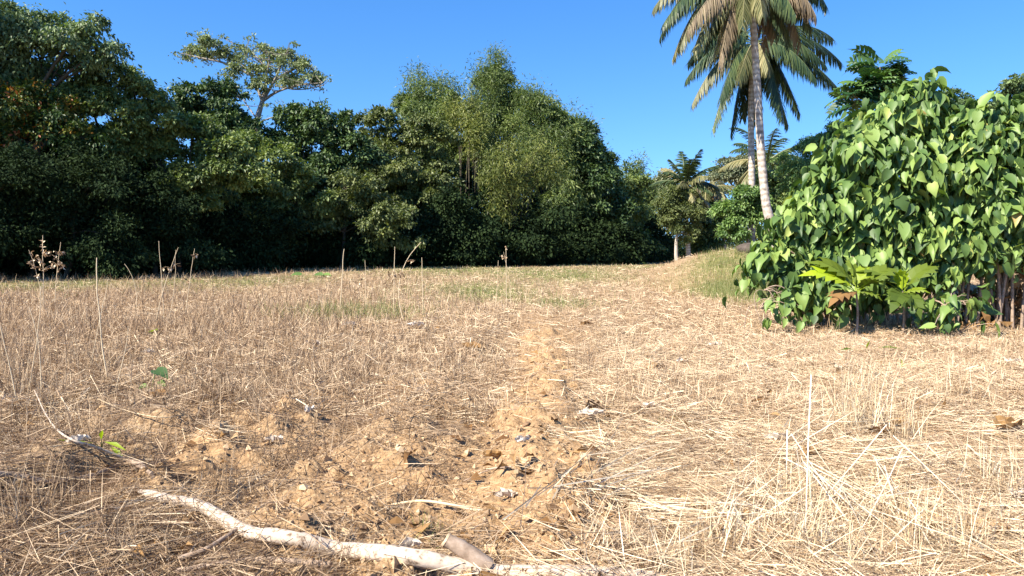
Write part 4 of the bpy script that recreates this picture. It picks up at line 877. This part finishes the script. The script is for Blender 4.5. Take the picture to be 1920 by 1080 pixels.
for lb, px, py, s, c, rt, r_ in [
    ('reddish brown curled leaf with a pale underside on the soil ridge', 1112, 775, .24, 1.9, 60, .25), ('tan curled leaf left of a wide bare patch of straw in the right field', 1228, 700, .30, 1.4, 20, .75),
    ('brown leaf lying where the middle soil begins', 885, 660, .34, 1.5, -40, .45), ('small brown leaf with a dark hollow in the right straw', 1432, 765, .22, 1.8, 10, .25),
    ('wide flat tan leaf next to the small hollow leaf in the right straw', 1420, 778, .28, .8, 5, .75), ('dark brown leaf curled beside the tall straw tuft', 1655, 830, .26, 1.7, 15, .15),
    ('orange-brown leaf right of the tall straw tuft', 1690, 812, .24, 1.2, -30, .6), ('large orange-brown leaf at the right edge', 1890, 820, .30, 1.1, 30, .55),
    ('tan broad leaf lying in the bottom right straw', 1670, 920, .26, .9, 10, .7), ('curled brown leaf near the bottom right tufts', 1315, 980, .12, 1.9, 80, .3),
    ('flat grey-brown leaf at the bottom right corner', 1750, 1000, .26, .7, -10, .85), ('folded brown leaf beside the green seedling on the left', 295, 752, .22, 1.6, -25, .4),
    ('brown leaf lying on the bottom right straw beside the pale scrap', 1525, 870, .20, 1.2, 40, .6), ('wide pale brown leaf at the bottom right', 1850, 1010, .28, .8, 20, .8),
    ('thin brown leaf in the centre of the bare soil', 930, 868, .18, .9, 5, .5), ('small rusty leaf near the green patch in the middle field', 1100, 612, .25, 1.5, 10, .3)]:
    curled_leaf('dead_leaf', lb, px, py, s, c, rt, M['brownleaf'], g1, r_)
g2 = 'bleached white leaf scraps'
for lb, px, py, s, c, rt in [
    ('white crumpled scrap left of the bare soil patch', 512, 840, .13, 1.6, 20), ('white upright leaf scrap above the bare soil', 580, 792, .13, 1.5, 80), ('white ragged scrap on the soil right of the pale stick', 948, 942, .12, 1.8, 10),
    ('white ragged scraps against the log at the bottom', 768, 1040, .12, 1.9, 30), ('pale scrap on the soil ridge', 980, 850, .14, 1.5, 50), ('pale scrap in the right straw left of the brown leaves', 1222, 775, .18, 1.6, 0),
    ('small white scrap in the far centre of the field', 588, 652, .22, 1.3, 10), ('pale scraps in the middle field below the green tuft', 780, 620, .30, 1.3, 10), ('white leaf scrap in the bottom right straw', 1665, 938, .14, 1.4, 70),
    ('bright white scrap at the right edge', 1905, 940, .14, 1.4, 60), ('pale leaf scrap hooked in the right straw', 1455, 835, .18, 1.3, 15), ('white scrap beside the tall straw tuft', 1650, 790, .16, 1.4, 60),
    ('pale scrap beneath the green tuft', 655, 615, .24, 1.4, 30), ('pale scrap near the foot of the bush', 1340, 655, .2, 1.3, 0), ('pale scrap on the ground at the right edge below the dry stalks', 1900, 690, .26, 1.3, 25),
    ('pale scrap on the left straw near the tall stalk', 278, 668, .16, 1.4, 10), ('white scraps beside the green weed by the dead branch', 150, 835, .13, 1.6, 45), ('pale scrap under the curled brown leaf on the ridge', 1108, 792, .2, .8, 20),
    ('pale scrap on the right straw far from the tufts', 1280, 690, .2, 1.3, 40), ('pale scrap lying below the saplings', 1575, 700, .2, 1.3, 70)]:
    curled_leaf('bleached_leaf', lb, px, py, s * 1.0, c, rt, M['paleleaf'], g2, .6, crump=.11)

# green seedlings
def weed(name, label, px, py, leaves, mat, tmpl=HEART, wd=1., stem_r=.004):
    b = gp(px, py, 0); t = thing(name, b, label, 'weed'); Y = b[1]; sb = MB(); lb_ = MB()
    for (qx, qy, dirx, dirz, s, r_) in leaves:
        e = P(qx, qy, Y + rng.uniform(-.1, .1)) - b; tube(sb, curve((0, 0, -.01), e, (0, 0, .02), 6), np.linspace(stem_r, stem_r * .6, 6), 5, r=.4)
        scatter(lb_, *tmpl, e[None], frames(np.array([[dirx, -.5, dirz]]), np.array([[.1, -.4, 1.]])), np.array([[s, s * wd, s]]), np.array([r_]), smooth=True)
    sb.build('stem', M['grass'], t); lb_.build('leaves', mat, t); return t
weed('seedling', 'green seedling with one broad leaf and one curled leaf in the left straw', 283, 745, [(292, 694, 1, -.35, .19, .1), (268, 738, -.1, -1, .17, .3), (300, 715, .8, -.5, .10, .5), (275, 722, -.8, -.3, .09, .6)], M['big'], stem_r=.007)
weed('grass_weed', 'green narrow-leaved weed by the dead branch', 190, 850, [(175, 830, -1, .1, .2, .6), (195, 828, 1, -.1, .22, .7), (205, 835, 1, -.6, .2, .9), (170, 838, -1, -.3, .18, .5), (190, 825, .3, .5, .16, .8), (150, 832, -.8, .4, .14, .8)], M['young'], RHOMB, .35)
weed('seedling', 'small yellow-green seedling in the left mid field', 287, 630, [(285, 622, .6, .3, .2, .8), (290, 628, -.6, -.2, .15, .7)], M['young'])
weed('seedling', 'low green broad-leaved weed at the far edge of the left field', 580, 522, [(565, 515, -1, .05, .5, .4), (590, 516, 1, .05, .6, .3), (605, 516, 1, .1, .5, .5)], M['big'])
weed('seedling', 'low green broad-leaved weed at the far edge in the middle of the field', 860, 500, [(850, 495, -1, .05, .6, .4), (870, 495, 1, .05, .6, .5)], M['big'])
weed('seedling', 'tiny yellow-green shoot behind the tall straw tuft', 1625, 670, [(1624, 655, .1, 1, .16, .98), (1645, 652, 1, .1, .3, .4), (1600, 655, -1, .1, .25, .3)], M['young'], RHOMB, .4)
weed('seedling', 'second tiny yellow-green shoot right of the tall straw tuft', 1692, 700, [(1690, 690, -.2, 1, .14, .98)], M['young'], RHOMB, .4)

# tufts
def tuft(label, px, py, n, h, s_, mat, lean=.3, wd=.005, name='grass_tuft', group='dry straw tufts', lowc=.5):
    b = gp(px, py, 0); t = thing(name, b, label, 'grass tuft', group); mb = MB(); x = rng.normal(0, s_, n); y = rng.normal(0, s_ * .7, n)
    z = H(x + b[0], y + b[1]) - b[2] - .01
    standing(mb, x, y, h * rng.uniform(.45, 1.1, n), rng.uniform(.6, 1.3, n) * wd, np.clip(rng.normal(lowc, .25, n), 0, 1), lean=lean, tmpl=BL3, z=z, curl=.9)
    mb.build('blades', mat, t); return t
for lb, px, py, n, h, s_, le in [
    ('tall upright straw tuft in the right field, tallest of the standing tufts', 1612, 815, 150, .62, .12, .20), ('pale splayed straw tuft right of the tallest tuft', 1705, 840, 60, .5, .07, .28),
    ('dense straw tuft at the bottom, right of centre', 1380, 1040, 110, .34, .13, .5), ('bright splayed straw tuft at the bottom right', 1560, 1060, 130, .42, .14, .6), ('bright straw tuft at the bottom right corner', 1800, 1060, 110, .40, .14, .55),
    ('thin straw tuft near the bottom edge below the ridge', 1260, 1075, 60, .28, .1, .5), ('straw tuft between the right leaf and the bottom tufts', 1480, 960, 80, .32, .12, .5), ('straw tuft at the right edge beside the bright scrap', 1880, 930, 80, .42, .12, .5),
    ('straw tuft behind the brown leaf at the right', 1800, 760, 70, .45, .16, .5), ('straw tuft in the right field left of the tall tuft', 1480, 830, 60, .3, .12, .6), ('golden tuft below the saplings', 1600, 745, 70, .4, .13, .35),
    ('straw tuft at the bottom right between the two bright tufts', 1690, 1010, 90, .4, .12, .6)]:
    tuft(lb, px, py, n, h, s_, M['straw_y'], le * 1.35)
for lb, px, py, n, h, s_, le in [
    ('grey brown twiggy tuft above the ridge in mid field', 1090, 700, 110, .45, .16, .45), ('grey brown twiggy tuft left of the ridge', 890, 800, 120, .36, .14, .5), ('twiggy tuft right of the ridge top', 1110, 660, 90, .4, .2, .5),
    ('dead weed tuft at the left edge', 40, 740, 160, .75, .22, .3), ('dead weed tuft behind the tall pale stalk', 150, 700, 120, .6, .25, .35), ('dead weed tuft at the bottom left corner', 30, 1000, 130, .4, .14, .5),
    ('twiggy tuft left of the white scrap', 470, 760, 110, .4, .2, .5), ('twiggy tuft above the log', 420, 930, 80, .25, .12, .7), ('twiggy tuft over the bottom left of the log', 200, 1030, 90, .3, .16, .7),
    ('twiggy tuft left of the log top', 110, 960, 60, .35, .1, .5), ('twiggy tuft in the left mid field', 380, 640, 110, .55, .4, .5), ('dead weed tuft right of the green tuft', 860, 590, 110, .7, .4, .35)]:
    tuft(lb, px, py, n, h, s_, M['twig'], le, .004, 'weed_tuft', 'dead weed tufts')
tuft('tall green and tan grass tuft in the middle of the field', 668, 600, 460, .55, .85, M['grass'], .7, .008, 'green_tuft', 'green tufts', .45)
tuft('small green tuft beside the cut stub at the bottom', 812, 1030, 60, .13, .06, M['grass'], .6, .004, 'green_tuft', 'green tufts')
tuft('low green tuft in the straw right of the ridge', 1245, 800, 50, .09, .07, M['grass'], .7, .004, 'green_tuft', 'green tufts')

def straw_fan(label, a, c, n, spread, wid, lift=.10):
    pa, pc = G(*a), G(*c); m_ = (pa + pc) / 2; m_[2] = H1(m_[0], m_[1]); hd = atan2(pc[1] - pa[1], pc[0] - pa[0]); L0 = np.linalg.norm(pc - pa)
    t = thing('straw_bundle', m_, label, 'straw', 'fallen bundles of long straw'); mb = MB(); u_ = rng.uniform(-.5, .1, n) * L0; v_ = rng.normal(0, wid, n)
    x = m_[0] + cos(hd) * u_ - sin(hd) * v_; y = m_[1] + sin(hd) * u_ + cos(hd) * v_
    lying(mb, x, y, L0 * rng.uniform(.4, .95, n), rng.uniform(.004, .0085, n), np.clip(rng.normal(.78, .18, n), 0, 1), lift=lift, tilt=.14, heading=hd + rng.normal(0, spread, n), tmpl=BL3, bend=.35, zoff=.02)
    mb.V = [v - m_.astype(np.float32) for v in mb.V]; mb.build('stems', M['straw_y'], t)
straw_fan('long pale straws falling from the right straw towards the bottom edge', (1470, 860), (1650, 1078), 46, .22, .05)
straw_fan('long straws arching from the soil ridge into the bottom straw', (965, 1005), (1200, 885), 26, .25, .05)
straw_fan('long straws lying right of the ridge near the bottom', (1120, 930), (1380, 985), 30, .25, .06)
straw_fan('long straws splayed at the bottom right between the leaves', (1640, 880), (1720, 1060), 34, .3, .06)
straw_fan('long straws lying along the right edge', (1790, 850), (1910, 1000), 30, .4, .08)
straw_fan('long straws at the bottom edge right of the stub', (1260, 1070), (1420, 960), 34, .4, .08)
straw_fan('fallen straws below the tallest tuft', (1480, 860), (1600, 800), 30, .3, .06)

# tall single stalks
def tall_stalk(label, bx, tx, ty, Y, bend=0., r=.006, head=0, mat='straw_y'):
    b0 = P(bx, 470, Y); b = np.array([b0[0], Y, H1(b0[0], Y)]); tp = P(tx, ty, Y) - b; h = np.linalg.norm(tp)
    t = thing('dry_stalk', b, label, 'stalk', 'tall dry stalks standing in the field'); sb = MB(); pts = curve((0, 0, -.02), tp, (bend * h, 0, abs(bend) * h * .3), 12)
    pts = pts + np.cumsum(rng.normal(0, .004, (12, 3)) * h, 0) * np.linspace(0, 1, 12)[:, None]
    tube(sb, pts, np.linspace(r, r * .5, 12), 5, r=.6); sb.build('stem', M[mat], t)
    if head:
        mb = MB()
        for k in range(head):
            p = pts[rng.integers(6, 12)]; a = rng.uniform(0, 2 * pi); e = p + np.array([cos(a) * .16, sin(a) * .1, rng.uniform(.0, .14)]) * h * .7; q = curve(p, e, (0, 0, .03), 5); tube(mb, q, np.linspace(r * .5, r * .2, 5), 4, r=.5, cap=False)
            n = 8; f = rng.random(n); c = q[0] * (1 - f[:, None]) + q[-1] * f[:, None]; scatter(mb, *RHOMB, c, frames(rng.normal(size=(n, 3)) + [0, 0, -.5], rng.normal(size=(n, 3))), np.stack([rng.uniform(.03, .08, n) * h * .8, np.full(n, .05) * h, np.full(n, .05)], 1), rng.random(n))
        mb.build('seed_head', M['straw'], t)
for a in [('tallest pale stalk in the left field', 197, 178, 478, 8.2, -.02, .010), ('pale leaning stalk at the left edge', 42, 72, 535, 7.5, .03, .006), ('brown stalk right of the leaning stalk at the left edge', 68, 52, 570, 7.2, .05, .006),
          ('short leaning stalk cut by the left edge', 25, 0, 590, 6.6, 0, .006), ('thin brown stalk between the left tufts', 142, 122, 560, 8, .03, .004, 0, 'twig'), ('straight upright thin stalk in the far left field', 305, 298, 452, 15, 0, .008),
          ('stalk leaning right past the straight upright one', 288, 336, 460, 15, -.03, .008, 2), ('stalk close under the leaning one', 312, 330, 466, 15.5, .03, .007), ('short stalk with a hooked top right of the leaning pair', 343, 362, 468, 15.8, 0, .008, 2),
          ('curved hooked stalk in the far left field', 250, 234, 495, 17, .12, .008), ('tall weed stalk with brown seed heads at the far left', 78, 82, 440, 18, 0, .011, 9), ('right weed stalk with drooping seed heads at the far left', 100, 117, 452, 18, -.03, .010, 8),
          ('bent weed stalk left of the seed-head stalks', 76, 50, 468, 18, .06, .008, 5), ('thick pale spike at the far edge before the green tuft', 636, 644, 467, 17, 0, .013), ('thin stalk right of the pale spike', 686, 683, 490, 18, 0, .008, 2),
          ('stalk with a knobbly head left of the curved plume', 738, 736, 464, 17, 0, .010, 3), ('tall stalk with a curved nodding plume in mid field', 758, 790, 455, 15, -.16, .010, 3), ('upright stalk right of the curved plume', 793, 791, 483, 16, 0, .010),
          ('upright stalk in the far centre of the field', 950, 948, 466, 19, 0, .010, 3), ('thin stalk left of the far centre one', 930, 936, 488, 20, 0, .008), ('stalk pair member beside the far centre stalk', 958, 944, 470, 19.4, .03, .006),
          ('long leaning straw across the left mid field', 160, 205, 520, 9, 0, .005), ('thin forked stalk before the yellow-green seedling', 205, 240, 610, 7.5, .02, .005), ('leaning stalk in the middle left field', 550, 600, 560, 13, .04, .006)]:
    tall_stalk(*a)
